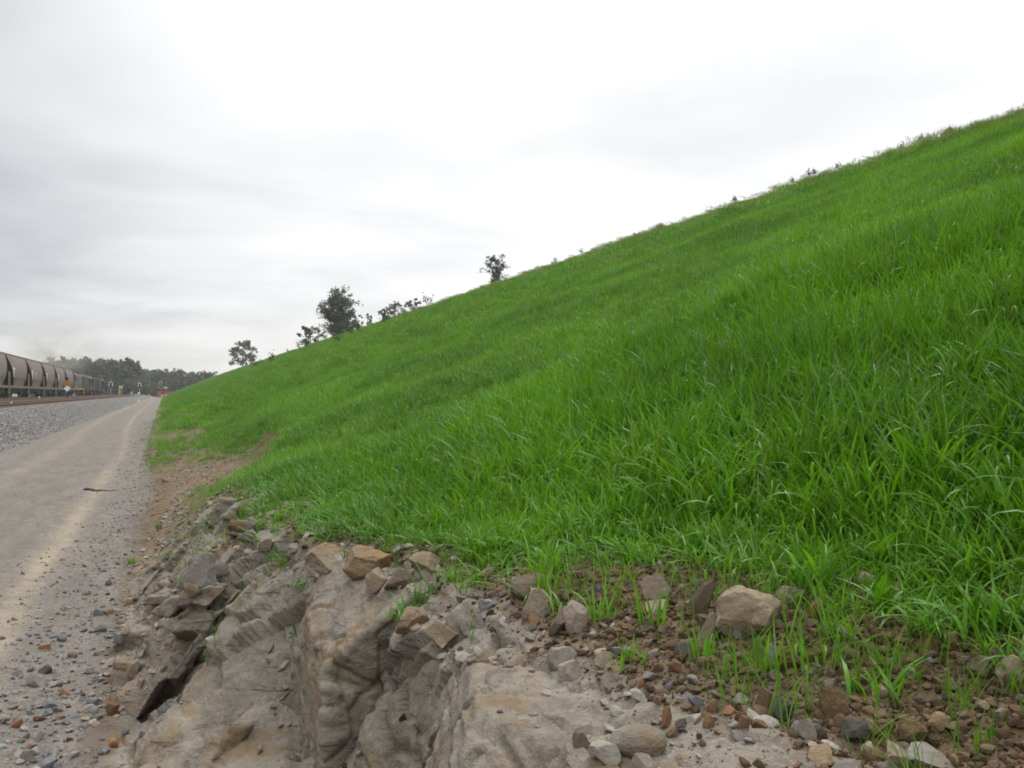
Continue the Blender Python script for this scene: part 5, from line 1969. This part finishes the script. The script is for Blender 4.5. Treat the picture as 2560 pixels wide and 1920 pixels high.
clump(2300, 1680, 45, 6, "short sprout beside the pale pinkish stone", .7, .8, 10)
clump(2030, 1800, 60, 5, "short upright sprout near the big reddish clod", .3, .7, 11)
clump(2450, 1850, 80, 7, "faint thin sprout in the lower right corner", .4, .7, 12)
clump(1520, 1856, 50, 4, "curving green blades beside the broken pale stone", 1.5, .6, 13)
clump(500, 1490, 30, 9, "tiny green sprout under the notched grey slab", .5, .7, 14)
clump(328, 1404, 26, 16, "tiny green tuft on the orange soil beside the drain", .5, .8, 15, .03)
clump(392, 1322, 26, 16, "tiny green tuft higher along the drain", .5, .8, 16, .03)
clump(1068, 1490, 60, 26, "wispy grass tuft beside the dark brown rock", .6, .6, 17, .05)
clump(870, 1500 - 110, 40, 8, "small sprout behind the ochre slab", .5, .6, 18)
clump(1370, 1480, 100, 16, "upright grass tuft just behind the rounded pinkish boulder", .4, .8, 19, .04)
clump(1640, 1560, 120, 12, "thin grass tuft on the soil left of the grey block", .4, .9, 20, .04)

# ------------------------------------------------------------------ weeds on the slope and crest
def weed(d, y, h, seed, label):
    s = s_of(np.array([d]), np.array([y]))
    x, z, *_ = surface(s, np.array([y]))
    r = np.random.default_rng(seed)
    n = 70
    c = r.normal(size=(n, 3)) * np.array([.22, .22, .22]) * h
    c[:, 2] = np.abs(c[:, 2]) * 1.6 + h * .25 + r.uniform(0, .3, n) * h
    V, F = leaf_quads(c, .09 * h + .012, r)
    VT, FT = [], []
    off = 0
    for i in range(5):
        e = c[i * 7]
        v, f = tube_np([(0, 0, 0), e * .5 + np.array([0, 0, .05 * h]), e], [.012 * h, .009 * h, .005 * h], 5)
        VT.append(v); FT.append(f + off); off += len(v)
    t = empty("weed", (x[0], y, z[0] + .08))
    tag(t, label, "weed", "dark weeds on the slope")
    st_ = np_mesh("stem", np.concatenate(VT), np.concatenate(FT)); st_.materials.append(LEAF_WEED)
    lm = np_mesh("foliage", V, F, False); fattr(lm, 'rnd', np.repeat(r.uniform(0, 1, n), 4)); lm.materials.append(LEAF_WEED)
    link(bpy.data.objects.new("stem", st_), t)
    link(bpy.data.objects.new("foliage", lm), t)


rw = random.Random(9)
for i in range(15):
    weed(rw.uniform(20.8, 22.6), rw.uniform(24, 90) if i > 5 else rw.uniform(15, 40), rw.uniform(.16, .34), 700 + i, "dark weed standing on the skyline of the slope")
for i in range(16):
    weed(rw.uniform(9, 19), rw.uniform(60, 150), rw.uniform(.6, 1.1), 740 + i, "dark weed growing in the far grass of the slope")

# ------------------------------------------------------------------ the thin haze of a damp grey day
m, k = new_mat("haze")
v = k.add('ShaderNodeVolumePrincipled')
v.inputs['Color'].default_value = (0.93, 0.95, 0.97, 1)
v.inputs['Density'].default_value = 0.00032
k.put(k.add('ShaderNodeOutputMaterial').inputs[1], v.outputs[0])
hz = MB().box(-3100, 3100, -450, 4600, -1.3, 27).build("haze", m)
tag(hz, "thin pale haze that softens the far trees", "haze", kind='stuff')
